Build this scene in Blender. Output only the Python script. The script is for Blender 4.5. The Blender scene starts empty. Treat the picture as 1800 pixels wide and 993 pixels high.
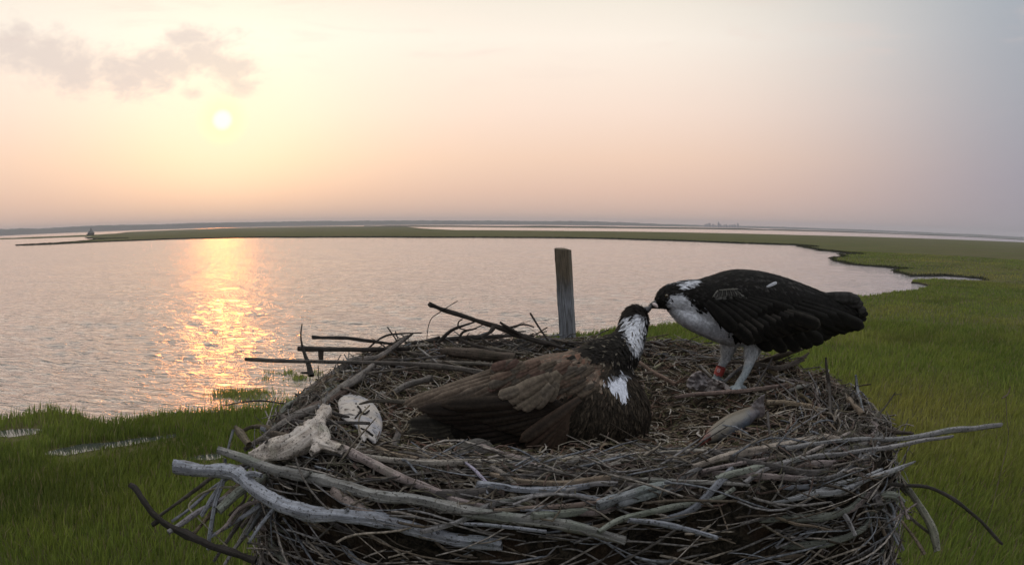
import bpy, bmesh, math, random
import numpy as np
from mathutils import Vector, Matrix, noise

# ------------------------------------------------------------------ camera
sc = bpy.context.scene
COL = sc.collection
F = 1146.0                       # focal length in photo pixels per radian (wide, barrel-curved webcam lens)
HC = 4.2                         # height of the nest camera above the water
CAM = Vector((0, 0, HC))
PITCH = math.radians(5.15)
ROLL = math.radians(0.19)
ROT = Matrix.Rotation(math.radians(90) - PITCH, 3, 'X') @ Matrix.Rotation(ROLL, 3, 'Z')

cd = bpy.data.cameras.new('camera')
cam = bpy.data.objects.new('camera', cd)
COL.objects.link(cam)
cam.location = CAM
cam.rotation_euler = ROT.to_euler()
cd.type = 'PANO'
cd.panorama_type = 'FISHEYE_LENS_POLYNOMIAL'
cd.sensor_width = 36
cd.sensor_fit = 'HORIZONTAL'
cd.fisheye_fov = math.radians(180)
cd.fisheye_polynomial_k0 = 0
cd.fisheye_polynomial_k1 = -1 / (F * 36 / 1800)
cd.fisheye_polynomial_k2 = 0
cd.fisheye_polynomial_k3 = 0
cd.fisheye_polynomial_k4 = 0
cd.clip_start = 0.02
cd.clip_end = 30000
sc.camera = cam

def ray(px, py):
    u = (px - 900) / F; v = (496.5 - py) / F
    r = math.hypot(u, v) or 1e-9
    return ROT @ Vector((math.sin(r) * u / r, math.sin(r) * v / r, -math.cos(r)))
def P(px, py, Y):                # point on the sight line at depth Y (metres in front of the camera)
    d = ray(px, py)
    return CAM + d * (Y / d.y)
def G(px, py, z=0.0):            # point on the level plane z
    d = ray(px, py)
    return CAM + d * ((z - HC) / d.z)
ROTI = ROT.transposed()
def proj(p):
    d = ROTI @ (Vector(p) - CAM); d.normalize()
    th = math.acos(max(-1, min(1, -d.z))); h = math.hypot(d.x, d.y) or 1e-9
    return 900 + F * th * d.x / h, 496.5 - F * th * d.y / h

# ------------------------------------------------------------------ world
SUNPX = (391, 211)
S = ray(*SUNPX)
SUN_EL = math.asin(S.z); SUN_AZ = math.atan2(S.x, S.y)     # azimuth from +Y towards +X
W = bpy.data.worlds.new('World'); sc.world = W; W.use_nodes = True
nt = W.node_tree; N = nt.nodes; L = nt.links
for n in list(N): N.remove(n)

class NB:
    """small node-building helper"""
    def __init__(s, tree): s.t = tree; s.n = tree.nodes; s.l = tree.links
    def node(s, typ, ins=None, **kw):
        n = s.n.new(typ)
        for k, v in kw.items(): setattr(n, k, v)
        if ins:
            for k, v in ins.items():
                sock = n.inputs[k]
                if hasattr(v, 'is_output'): s.l.new(v, sock)
                else: sock.default_value = v
        return n
    def math(s, op, a, b=0.0, c=0.0, clamp=False):
        n = s.node('ShaderNodeMath', {0: a, 1: b, 2: c}, operation=op, use_clamp=clamp); return n.outputs[0]
    def vmath(s, op, a, b=(0, 0, 0)):
        n = s.node('ShaderNodeVectorMath', {0: a, 1: b}, operation=op)
        return n.outputs['Value'] if op in ('DOT_PRODUCT', 'DISTANCE', 'LENGTH') else n.outputs[0]
    def ramp(s, f, stops, interp='LINEAR'):
        n = s.n.new('ShaderNodeValToRGB'); n.color_ramp.interpolation = interp
        e = n.color_ramp.elements
        while len(e) < len(stops): e.new(0.5)
        for i, (p, c) in enumerate(stops):
            e[i].position = p; e[i].color = (*c, 1) if len(c) == 3 else c
        s.l.new(f, n.inputs[0]); return n.outputs[0]
    def mix(s, f, a, b, mode='MIX'):
        n = s.n.new('ShaderNodeMix'); n.data_type = 'RGBA'; n.blend_type = mode
        for sock, v in ((n.inputs[0], f), (n.inputs[6], a), (n.inputs[7], b)):
            if hasattr(v, 'is_output'): s.l.new(v, sock)
            else: sock.default_value = v if not isinstance(v, tuple) or len(v) == 4 else (*v, 1)
        return n.outputs[2]
    def mapr(s, v, a, b, c=0.0, d=1.0, smooth=True):
        n = s.node('ShaderNodeMapRange', {0: v, 1: a, 2: b, 3: c, 4: d}, interpolation_type='SMOOTHSTEP' if smooth else 'LINEAR')
        return n.outputs[0]
    def noise(s, vec, scale, detail=4, rough=0.55, dist=0.0):
        n = s.node('ShaderNodeTexNoise', {'Scale': scale, 'Detail': detail, 'Roughness': rough, 'Distortion': dist})
        if vec is not None: s.l.new(vec, n.inputs['Vector'])
        return n.outputs['Fac']

b = NB(nt)
tc = b.node('ShaderNodeTexCoord').outputs['Generated']
dirn = b.vmath('NORMALIZE', tc)
sep = b.node('ShaderNodeSeparateXYZ', {0: dirn})
z = sep.outputs['Z']
zc = b.math('MAXIMUM', z, 0.0)
flat = b.vmath('NORMALIZE', b.node('ShaderNodeCombineXYZ', {0: sep.outputs['X'], 1: sep.outputs['Y']}).outputs[0])
Sf = Vector((S.x, S.y, 0)).normalized()
hd = b.vmath('DOT_PRODUCT', flat, tuple(Sf))
away = b.mapr(hd, 0.84, 0.27)
warm = b.ramp(zc, [(0, (.71, .505, .42)), (.05, (.86, .59, .47)), (.10, (.97, .69, .54)), (.17, (1.03, .81, .68)), (.28, (1.06, .95, .83)), (.45, (.80, .77, .66)), (1, (1.15, 1.18, 1.25))])
cool = b.ramp(zc, [(0, (.36, .335, .375)), (.08, (.37, .35, .41)), (.2, (.40, .41, .46)), (.35, (.42, .46, .51)), (.6, (.75, .78, .84)), (1, (1.15, 1.18, 1.25))])
sky = b.mix(away, warm, cool)
back = b.mapr(hd, 0.3, -0.8, 1.0, 1.25)                # clear, paler sky behind the camera
sky = b.mix(1.0, sky, b.node('ShaderNodeCombineColor', {0: back, 1: back, 2: back}).outputs[0], 'MULTIPLY')
nish = b.node('ShaderNodeTexSky', sky_type='NISHITA', sun_disc=False, sun_elevation=SUN_EL, sun_rotation=SUN_AZ, altitude=0, air_density=1.2, dust_density=4.0, ozone_density=1.0).outputs[0]
nscaled = b.mix(1.0, nish, (0.06, 0.06, 0.06, 1), 'MULTIPLY')
sky = b.mix(0.10, sky, nscaled)
sd = b.vmath('DOT_PRODUCT', dirn, tuple(S))
# cloud bank above the sun, in directions of the sky
sq = b.vmath('MULTIPLY', dirn, (1, 1, 1.7))
wob = b.noise(sq, 26.0, 6, 0.62, 0.3)
wob2 = b.noise(sq, 9.0, 5, 0.6, 0.2)
acc = None
for (cx, cy, r) in [(30, 82, 50), (85, 98, 54), (140, 122, 50), (200, 122, 50), (255, 122, 50), (305, 108, 54), (350, 100, 56), (325, 72, 34), (395, 118, 46), (290, 132, 46), (225, 138, 40), (425, 152, 24), (340, 164, 20)]:
    c = ray(cx, cy); c = Vector((c.x, c.y, c.z * 1.7))
    v = b.math('SUBTRACT', 1.0, b.math('DIVIDE', b.vmath('DISTANCE', sq, tuple(c)), r / F * 1.35))
    acc = v if acc is None else b.math('MAXIMUM', acc, v)
cv = b.math('ADD', acc, b.math('ADD', b.math('MULTIPLY', b.math('SUBTRACT', wob, 0.5), 2.4), b.math('MULTIPLY', b.math('SUBTRACT', wob2, 0.5), 1.2)))
cmask = b.mapr(cv, -0.35, 0.85, 0, 0.72)
sky = b.mix(cmask, sky, (.74, .635, .58, 1))
# thin high streaks
st = b.noise(b.vmath('MULTIPLY', dirn, (1, 1, 6)), 5.0, 5, 0.6, 0.4)
stm = b.math('MULTIPLY', b.mapr(st, 0.52, 0.75), b.mapr(z, 0.12, 0.3, 0, 0.22))
sky = b.mix(stm, sky, (.80, .62, .55, 1))
glow = b.math('POWER', b.mapr(sd, math.cos(math.radians(9)), 1.0, 0, 1, False), 3.0)
sky = b.mix(b.math('MULTIPLY', glow, 0.38), sky, (1.08, .94, .68, 1))
glow2 = b.math('POWER', b.mapr(sd, math.cos(math.radians(2.6)), 1.0, 0, 1, False), 1.6)
sky = b.mix(b.math('MULTIPLY', glow2, 0.8), sky, (1.3, 1.15, .60, 1))
disc = b.mapr(sd, math.cos(math.radians(1.05)), math.cos(math.radians(.35)))
sky = b.mix(disc, sky, (1.5, 1.4, .98, 1))
bg = b.node('ShaderNodeBackground', {0: sky, 1: 1.0})
L.new(bg.outputs[0], b.node('ShaderNodeOutputWorld').inputs[0])

sl = bpy.data.lights.new('sun', 'SUN'); so = bpy.data.objects.new('sun', sl); COL.objects.link(so)
sl.energy = 0.10; sl.angle = math.radians(3.5); sl.color = (1, .31, .045)
so.rotation_euler = (-S).to_track_quat('-Z', 'Y').to_euler()
so.location = (-30, 60, 40)

sc.view_settings.view_transform = 'Standard'
sc.view_settings.look = 'None'
sc.view_settings.exposure = 0.05
sc.view_settings.gamma = 1
sc.cycles.max_bounces = 6
sc.cycles.volume_bounces = 0
sc.cycles.use_denoising = True
sc.cycles.sample_clamp_indirect = 4

# ------------------------------------------------------------------ helpers
def link(name, me, mat=None, parent=None, smooth=True):
    if mat and not me.materials: me.materials.append(mat)
    if smooth and len(me.polygons): me.polygons.foreach_set('use_smooth', [True] * len(me.polygons))
    o = bpy.data.objects.new(name, me); COL.objects.link(o)
    if parent: o.parent = parent; o.matrix_parent_inverse = parent.matrix_world.inverted() if parent.type != 'EMPTY' else Matrix.Translation(-parent.location)
    return o
def tag(o, label, cat, group=None, kind=None):
    if label: o['label'] = label
    if cat: o['category'] = cat
    if group: o['group'] = group
    if kind: o['kind'] = kind
    return o
def thing(name, label, cat, loc, group=None):
    o = bpy.data.objects.new(name, None); COL.objects.link(o); o.location = loc
    o.empty_display_size = 0.1
    return tag(o, label, cat, group)
def struct(name, me, mat, smooth=False):
    return tag(link(name, me, mat, None, smooth), None, None, kind='structure')
def mesh_np(name, V, Fc):
    me = bpy.data.meshes.new(name); me.from_pydata([tuple(v) for v in V], [], Fc); me.update(); return me
def mesh_fast(name, V, quads, tris=None):
    """V (n,3); quads (m,4) int; tris (k,3) int"""
    me = bpy.data.meshes.new(name)
    V = np.asarray(V, np.float32)
    me.vertices.add(len(V)); me.vertices.foreach_set('co', V.ravel())
    qs = np.asarray(quads, np.int32).reshape(-1, 4) if quads is not None else np.zeros((0, 4), np.int32)
    ts = np.asarray(tris, np.int32).reshape(-1, 3) if tris is not None else np.zeros((0, 3), np.int32)
    idx = np.concatenate([qs.ravel(), ts.ravel()])
    me.loops.add(len(idx)); me.loops.foreach_set('vertex_index', idx)
    st = np.concatenate([np.arange(len(qs)) * 4, len(qs) * 4 + np.arange(len(ts)) * 3]).astype(np.int32)
    me.polygons.add(len(st)); me.polygons.foreach_set('loop_start', st)
    me.update(calc_edges=True)
    return me
def set_col(me, cols, name='Col'):
    a = me.color_attributes.new(name, 'FLOAT_COLOR', 'POINT')
    c = np.ones((len(me.vertices), 4), np.float32); c[:, :3] = np.asarray(cols, np.float32)
    a.data.foreach_set('color', c.ravel())
def catmull(pts, n):
    pts = [Vector(p) for p in pts]
    if len(pts) == 2: return [pts[0].lerp(pts[1], i / (n - 1)) for i in range(n)]
    q = [pts[0] * 2 - pts[1]] + pts + [pts[-1] * 2 - pts[-2]]
    out = []
    m = len(pts) - 1
    for i in range(n):
        t = i / (n - 1) * m; k = min(int(t), m - 1); f = t - k
        a, bb, c, d = q[k:k + 4]
        out.append(0.5 * ((2 * bb) + (c - a) * f + (2 * a - 5 * bb + 4 * c - d) * f * f + (3 * bb - a - 3 * c + d) * f ** 3))
    return out

# ------------------------------------------------------------------ materials
def mat(name):
    m = bpy.data.materials.new(name); m.use_nodes = True
    t = m.node_tree; nb = NB(t)
    bs = t.nodes['Principled BSDF']
    return m, nb, bs
def bump(nb, bs, h, strength, dist):
    n = nb.node('ShaderNodeBump', {'Height': h, 'Strength': strength, 'Distance': dist})
    nb.l.new(n.outputs[0], bs.inputs['Normal'])

def wood_mat():
    m, nb, bs = mat('weathered_wood')
    oc = nb.node('ShaderNodeObjectInfo').outputs['Color']
    rnd = nb.node('ShaderNodeObjectInfo').outputs['Random']
    uv = nb.node('ShaderNodeTexCoord').outputs['UV']
    ob = nb.node('ShaderNodeTexCoord').outputs['Object']
    off = nb.vmath('ADD', uv, nb.node('ShaderNodeCombineXYZ', {0: nb.math('MULTIPLY', rnd, 37.0), 1: 0.0, 2: 0.0}).outputs[0])
    streak = nb.noise(nb.vmath('MULTIPLY', off, (10, 130, 1)), 1.0, 5, 0.65)
    blot = nb.noise(ob, 38.0, 5, 0.65)
    spk = nb.noise(ob, 210.0, 3, 0.6)
    c = nb.mix(nb.mapr(streak, 0.3, 0.7), nb.mix(1.0, oc, (.36, .32, .28, 1), 'MULTIPLY'), oc)
    c = nb.mix(nb.mapr(blot, 0.35, 0.75, 0.0, 0.75), c, nb.mix(1.0, oc, (1.35, 1.3, 1.25, 1), 'MULTIPLY'))
    c = nb.mix(nb.mapr(spk, 0.56, 0.66, 0, 0.85), c, (.03, .026, .02, 1))
    c = nb.mix(nb.mapr(nb.noise(ob, 13.0, 4), 0.55, 0.72, 0, 0.55), c, nb.mix(1.0, oc, (.55, .62, .50, 1), 'MULTIPLY'))
    nb.l.new(c, bs.inputs['Base Color']); bs.inputs['Roughness'].default_value = .85
    bs.inputs['Specular IOR Level'].default_value = .25
    h = nb.math('ADD', nb.math('MULTIPLY', streak, 1.0), nb.math('MULTIPLY', spk, 0.5))
    bump(nb, bs, h, 1.0, 0.006)
    return m
WOOD = wood_mat()
def attr_mat(name, rough=.9, spec=.2, nscale=80, amt=.5, bmp=0.0):
    m, nb, bs = mat(name)
    c = nb.node('ShaderNodeAttribute', attribute_name='Col').outputs['Color']
    ob = nb.node('ShaderNodeTexCoord').outputs['Object']
    n = nb.noise(ob, nscale, 4, .6)
    v = nb.mapr(n, .3, .7, 1 - amt, 1 + amt * .6)
    c = nb.mix(1.0, c, nb.node('ShaderNodeCombineColor', {0: v, 1: v, 2: v}).outputs[0], 'MULTIPLY')
    nb.l.new(c, bs.inputs['Base Color']); bs.inputs['Roughness'].default_value = rough
    bs.inputs['Specular IOR Level'].default_value = spec
    if bmp: bump(nb, bs, n, bmp, 0.004)
    return m

# ------------------------------------------------------------------ water
def water():
    nr, na = 470, 760
    inv = np.linspace(1 / 6.5, 1 / 420, nr); r = 1 / inv
    r = np.concatenate([r, [700, 1500, 2600, 4300]])
    az = np.radians(np.linspace(-58, 58, na))
    rest = np.radians(np.linspace(58, 302, 40))[1:-1]
    az = np.concatenate([az, rest])
    R, A = np.meshgrid(r, az, indexing='ij')
    X = R * np.sin(A); Y = R * np.cos(A)
    rng = np.random.default_rng(5)
    H = np.zeros_like(X)
    for i in range(46):
        lam = 0.35 * (1.09 ** i) * rng.uniform(.85, 1.2)
        if lam > 9: lam = rng.uniform(.6, 2.2)
        th = math.radians(-100 + rng.normal() * 34)
        k = 2 * math.pi / lam
        a = 0.0055 * lam ** 0.6
        ph = rng.uniform(0, 6.28)
        fade = np.clip(lam * 3.2 / (R * R / HC / 652 + .02) / 3.2 - .3, 0, 1)
        s = np.sin(k * (X * math.cos(th) + Y * math.sin(th)) + ph + 1.6 * np.sin(X * .11 * (1 + i % 3) + Y * .07 + i))
        H += a * fade * (s + .35 * np.abs(s) ** 2)
    env = .55 + .45 * np.sin(X * .05 + 1.3 * np.sin(Y * .045)) * np.sin(Y * .06 + 1.1 * np.sin(X * .03 + 2))
    calm = np.clip((R - 12) / 12, .45, 1)
    H *= (.6 + .5 * env) * calm
    H = np.clip(H, -.11, .11) * np.where(R > 40, .8, 1)
    H[R > 430] = 0
    V = np.stack([X, Y, H], -1).reshape(-1, 3)
    n1, n2 = X.shape
    i = np.arange(n1 - 1)[:, None]; j = np.arange(n2)[None, :]
    j2 = (j + 1) % n2
    q = np.stack([i * n2 + j, i * n2 + j2, (i + 1) * n2 + j2, (i + 1) * n2 + j], -1).reshape(-1, 4)
    V = np.concatenate([V, [[0, 0, 0]]])
    c = len(V) - 1
    t = np.array([[k, c, (k + 1) % n2] for k in range(n2)])
    q = q[:, ::-1]
    me = mesh_fast('water', V, q, t)
    m, nb, bs = mat('water')
    geo = nb.node('ShaderNodeNewGeometry').outputs['Position']
    n1 = nb.noise(nb.vmath('MULTIPLY', geo, (.55, 1.6, 1)), 2.4, 4, .6, .4)
    n2 = nb.noise(nb.vmath('MULTIPLY', geo, (.7, 1.2, 1)), .55, 3, .55, .3)
    n3 = nb.noise(nb.vmath('MULTIPLY', geo, (1.1, 2.6, 1)), 1.25, 3, .5, .5)
    h = nb.math('ADD', nb.math('MULTIPLY', n1, .16), nb.math('MULTIPLY', n2, .045))
    h = nb.math('ADD', h, nb.math('MULTIPLY', nb.mapr(n3, .54, .72), .05))
    bmp = nb.node('ShaderNodeBump', {'Height': h, 'Strength': .8, 'Distance': 1.0})
    gl = nb.node('ShaderNodeBsdfGlossy', {'Color': (.85, .80, .80, 1), 'Roughness': .13, 'Normal': bmp.outputs[0]})
    nb.l.new(bmp.outputs[0], bs.inputs['Normal'])
    bs.inputs['Base Color'].default_value = (.030, .034, .030, 1)
    bs.inputs['Roughness'].default_value = .08; bs.inputs['IOR'].default_value = 1.33
    fr = nb.node('ShaderNodeLayerWeight', {'Blend': .5, 'Normal': bmp.outputs[0]}).outputs['Facing']
    f = nb.mapr(fr, .46, .90, .04, .95)
    mx = nb.node('ShaderNodeMixShader', {0: f, 1: bs.outputs[0], 2: gl.outputs[0]})
    nb.l.new(mx.outputs[0], nb.n['Material Output'].inputs[0])
    struct('water', me, m, True)
water()

# ------------------------------------------------------------------ marsh land
def frac_line(pts, depth, amp, seed):
    """roughen a world-space shoreline; amp is relative to segment length"""
    rng = random.Random(seed)
    for _ in range(depth):
        out = [pts[0]]
        for a, c in zip(pts, pts[1:]):
            d = c - a; n = Vector((-d.y, d.x, 0))
            out.append((a + c) / 2 + n * rng.uniform(-amp, amp)); out.append(c)
        pts = out
    return pts
near_px = [(-60, 738), (0, 738), (40, 731), (90, 722), (125, 727), (165, 740), (205, 745), (250, 733), (320, 726), (400, 722), (470, 717), (560, 700), (680, 655), (800, 620), (900, 600), (990, 590), (1080, 582), (1160, 575), (1240, 566), (1330, 556), (1430, 537), (1500, 521), (1560, 515), (1615, 509), (1638, 502), (1618, 497), (1602, 495), (1640, 491), (1680, 492), (1735, 493), (1728, 488), (1660, 482), (1600, 483), (1570, 476), (1598, 472), (1560, 468), (1500, 464), (1462, 454), (1478, 447), (1518, 447), (1480, 443), (1425, 436), (1400, 432), (1438, 434), (1395, 430), (1300, 427), (1200, 423), (1000, 418), (800, 417), (600, 416.5), (450, 417), (300, 420), (170, 425), (90, 429), (28, 431), (110, 426.5), (165, 421), (225, 418.5), (150, 417.5)]
LZ = .20
near = [G(x, y, LZ) for x, y in near_px]
near = frac_line(near, 3, .09, 3)
far_px = [(225, 407.8), (400, 400.8), (600, 397.6), (700, 398.2), (740, 401.5), (800, 404.5), (1000, 406), (1200, 408.5), (1400, 413), (1600, 418.5), (1800, 426), (1990, 432)]
far = frac_line([G(x, y, LZ) for x, y in far_px], 1, .012, 9)
back = [Vector((260, 60, LZ)), Vector((260, -120, LZ)), Vector((-160, -120, LZ)), Vector((-60, -5, LZ)), Vector((-40, 3, LZ))]
land = [near[0]] + near[1:] + far + back
LAND = np.array([(p.x, p.y) for p in land])
def inside(x, y, poly=LAND):
    res = np.zeros(x.shape, bool); n = len(poly); j = n - 1
    for i in range(n):
        xi, yi = poly[i]; xj, yj = poly[j]
        if yi != yj:
            res ^= ((yi > y) != (yj > y)) & (x < (xj - xi) * (y - yi) / (yj - yi) + xi)
        j = i
    return res
def land_mesh(name, pts, z, skirt):
    bm = bmesh.new()
    vs = [bm.verts.new((p.x, p.y, z)) for p in pts]
    es = [bm.edges.new((vs[i], vs[(i + 1) % len(vs)])) for i in range(len(vs))]
    bmesh.ops.triangle_fill(bm, edges=es, use_beauty=True, use_dissolve=False, normal=(0, 0, 1))
    for f in bm.faces:
        if f.normal.z < 0: f.normal_flip()
    lo = [bm.verts.new((p.x, p.y, z - skirt)) for p in pts]
    for i in range(len(vs)):
        k = (i + 1) % len(vs)
        f = bm.faces.new((vs[i], vs[k], lo[k], lo[i])); f.material_index = 1
    me = bpy.data.meshes.new(name); bm.to_mesh(me); bm.free(); return me
def marsh_mat():
    m, nb, bs = mat('marsh_ground')
    pos = nb.node('ShaderNodeNewGeometry').outputs['Position']
    big = nb.noise(pos, .06, 5, .6); mid = nb.noise(nb.vmath('MULTIPLY', pos, (.35, 1, 1)), .5, 5, .65); fine = nb.noise(pos, 6.0, 4, .7)
    c = nb.mix(nb.mapr(big, .35, .65), (.095, .098, .034, 1), (.125, .11, .042, 1))
    c = nb.mix(nb.mapr(mid, .35, .70, 0, .8), c, (.075, .092, .026, 1))
    c = nb.mix(nb.mapr(fine, .35, .7, 0, .7), c, (.055, .062, .02, 1))
    band = nb.noise(nb.vmath('MULTIPLY', pos, (.018, .10, 1)), 1.0, 5, .65, .6); band2 = nb.noise(nb.vmath('MULTIPLY', pos, (.05, .22, 1)), 1.0, 4, .6, .4)
    c = nb.mix(nb.mapr(band, .42, .66, 0, .85), c, (.105, .085, .045, 1))
    c = nb.mix(nb.mapr(band2, .50, .68, 0, .75), c, (.045, .052, .020, 1))
    nb.l.new(c, bs.inputs['Base Color']); bs.inputs['Roughness'].default_value = 1; bs.inputs['Specular IOR Level'].default_value = .05
    bump(nb, bs, nb.math('ADD', mid, fine), .6, .2)
    return m
MARSH = marsh_mat()
MUD, nb_, bs_ = mat('peat_mud'); bs_.inputs['Base Color'].default_value = (.018, .017, .010, 1); bs_.inputs['Roughness'].default_value = .8
me = land_mesh('marsh', land, LZ, .4); me.materials.append(MARSH); me.materials.append(MUD)
struct('marsh', me, None)

# far marsh islands: long low strips of land standing in the water
def strip(name, tops, zt, seed, matl, depth):
    """tops: (px, py) of the near water line, land runs 'depth' metres away from it"""
    pts = frac_line([G(x, y, 0.0) for x, y in tops], 2, .03, seed)
    rng = random.Random(seed)
    V = []; Fc = []
    for p in pts:
        d = Vector((p.x, p.y, 0)).normalized()
        h = zt * rng.uniform(.75, 1.25)
        q = p + d * depth
        V += [(p.x, p.y, -.3), (p.x, p.y, h * .45), (p.x + d.x * 6, p.y + d.y * 6, h), (q.x, q.y, h * rng.uniform(.8, 1.2)), (q.x, q.y, -.3)]
    for i in range(len(pts) - 1):
        for k in range(4):
            a = i * 5 + k; Fc.append((a, a + 5, a + 6, a + 1))
    me = mesh_np(name, V, Fc); return struct(name, me, matl)
FARM, nb_, bs_ = mat('far_marsh'); bs_.inputs['Base Color'].default_value = (.030, .040, .018, 1); bs_.inputs['Roughness'].default_value = 1
strip('far_marsh', [(-120, 428), (0, 421), (60, 419.5), (170, 415.5), (225, 411)], .5, 4, MARSH, 130)
strip('far_shore', [(640, 398.6), (700, 398.9), (900, 400), (1100, 401.5), (1300, 404), (1450, 407.6), (1600, 412.6), (1720, 417.6), (1850, 425.2)], 1.7, 8, FARM, 120)

# distant wooded shore, hazy: an uneven ridge of tree crowns
def woods(name, pxs, dist, h0, h1, seed, thick=260):
    rng = random.Random(seed)
    V = []; Fc = []
    n = 420
    for i in range(n):
        px = pxs[0] + (pxs[1] - pxs[0]) * i / (n - 1)
        d = ray(px, 396); a = Vector((d.x, d.y, 0)).normalized()
        t = i / (n - 1)
        h = (h0 + (h1 - h0) * t) * (1 + .16 * noise.noise(Vector((i * .045, seed, 0))) + .10 * noise.noise(Vector((i * .31, seed, 2))))
        h *= min(1, .15 + 12 * min(t, 1 - t))
        D = dist * (1 + .04 * noise.noise(Vector((i * .02, seed, 5))))
        V += [tuple(a * D - Vector((0, 0, .5))), tuple(a * (D + 3) + Vector((0, 0, h * .82))), tuple(a * (D + 14) + Vector((0, 0, h * rng.uniform(.96, 1.04)))), tuple(a * (D + thick) + Vector((0, 0, h * .9))), tuple(a * (D + thick + 10) - Vector((0, 0, .5)))]
    for i in range(n - 1):
        for k in range(4):
            q = i * 5 + k; Fc.append((q, q + 5, q + 6, q + 1))
    return mesh_np(name, V, Fc)
WOODM, nb_, bs_ = mat('far_foliage'); bs_.inputs['Base Color'].default_value = (.035, .05, .025, 1); bs_.inputs['Roughness'].default_value = 1
o = link('far_woods', woods('far_woods', (-520, 1230), 2900, 30, 15, 11), WOODM, None, False); o['kind'] = 'stuff'
tag(o, 'pale hazy band of woods along the whole left and middle horizon', 'woods')
o = link('far_woods', woods('far_woods', (1080, 2350), 3400, 10, 9, 17), WOODM, None, False); o['kind'] = 'stuff'
tag(o, 'thin bluish line of far low woods along the right horizon', 'woods')

# skyline of tiny towers on the far shore
CONC, nb_, bs_ = mat('pale_concrete'); bs_.inputs['Base Color'].default_value = (.12, .13, .15, 1)
def tower(px, w, h, D, step):
    d = ray(px, 396); a = Vector((d.x, d.y, 0)).normalized(); c = a * D
    bm = bmesh.new()
    for (ww, z0, z1) in ((w, -.5, h * (.72 if step else .96)), (w * .62, h * (.72 if step else .96), h), (w * .12, h, h * 1.12)):
        m4 = Matrix.Translation((c.x, c.y, (z0 + z1) / 2)) @ Matrix.Diagonal((ww, ww * .8, z1 - z0, 1))
        bmesh.ops.create_cube(bm, size=1, matrix=m4)
    me = bpy.data.meshes.new('tower_block'); bm.to_mesh(me); bm.free()
    o = link('tower_block', me, CONC, None, False)
    return tag(o, 'tiny hazy tower block in the distant skyline on the right horizon', 'building', 'tower blocks of the far skyline')
rg = random.Random(2)
for i, px in enumerate(np.linspace(1238, 1296, 13)):
    tower(px + rg.uniform(-1, 1), rg.uniform(6, 13), rg.choice([11, 13, 15, 18, 21]) * (1.15 if i in (5, 6) else 1), 3050 + rg.uniform(-60, 60), rg.random() < .5)

# marsh shack on the left horizon
def shack():
    base = G(160, 414.5, .1)
    s = base.length / F
    t = thing('marsh_shack', 'small dark shack with a steep pointed roof far off on the left marsh', 'shack', base)
    M1, n1, b1 = mat('dark_boards'); b1.inputs['Base Color'].default_value = (.035, .035, .030, 1)
    def boxm(nm, cx, w, z0, z1, dpt):
        bm = bmesh.new(); bmesh.ops.create_cube(bm, size=1, matrix=Matrix.Translation((cx, 0, (z0 + z1) / 2)) @ Matrix.Diagonal((w, dpt, z1 - z0, 1)))
        me = bpy.data.meshes.new(nm); bm.to_mesh(me); bm.free(); return me
    u = s
    def add(nm, me):
        o = link(nm, me, M1, None, False); o.parent = t; return o
    add('wall', boxm('wall', 0, 9 * u, 0, 4.2 * u, 7 * u))
    add('lean_to', boxm('lean_to', -6.0 * u, 4.5 * u, 0, 3 * u, 5 * u))
    bm = bmesh.new(); bmesh.ops.create_cone(bm, cap_ends=True, segments=4, radius1=7.2 * u, radius2=1.6 * u, depth=5 * u, matrix=Matrix.Translation((0, 0, 6.7 * u)) @ Matrix.Rotation(math.pi / 4, 4, 'Z'))
    me = bpy.data.meshes.new('roof'); bm.to_mesh(me); bm.free(); add('roof', me)
    bm = bmesh.new(); bmesh.ops.create_cone(bm, cap_ends=True, segments=8, radius1=1.5 * u, radius2=.5 * u, depth=4 * u, matrix=Matrix.Translation((0, 0, 10.8 * u)))
    me = bpy.data.meshes.new('cupola'); bm.to_mesh(me); bm.free(); add('cupola', me)
shack()

# shallow pools lying among the left-hand grass
POOLM, nb_, bs_ = mat('pool_water'); bs_.inputs['Base Color'].default_value = (.05, .055, .05, 1); bs_.inputs['Roughness'].default_value = .05; bs_.inputs['IOR'].default_value = 2.0
POOLS = []
def pool(px_pts, seed):
    pts = frac_line([G(x, y, LZ + .006) for x, y in px_pts] + [G(*px_pts[0], LZ + .006)], 3, .12, seed)[:-1]
    POOLS.append(np.array([(p.x, p.y) for p in pts]))
    bm = bmesh.new(); vs = [bm.verts.new(p) for p in pts]
    es = [bm.edges.new((vs[i], vs[(i + 1) % len(vs)])) for i in range(len(vs))]
    bmesh.ops.triangle_fill(bm, edges=es, use_beauty=True, normal=(0, 0, 1))
    me = bpy.data.meshes.new('pool'); bm.to_mesh(me); bm.free()
    struct('pool', me, POOLM)
pool([(-20, 766), (0, 757), (40, 753), (90, 756), (60, 763), (15, 768)], 1)
pool([(70, 800), (110, 787), (170, 778), (240, 770), (290, 765), (330, 762), (270, 775), (200, 786), (130, 798)], 2)
pool([(320, 806), (350, 800), (392, 797), (400, 803), (360, 808)], 5)

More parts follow.
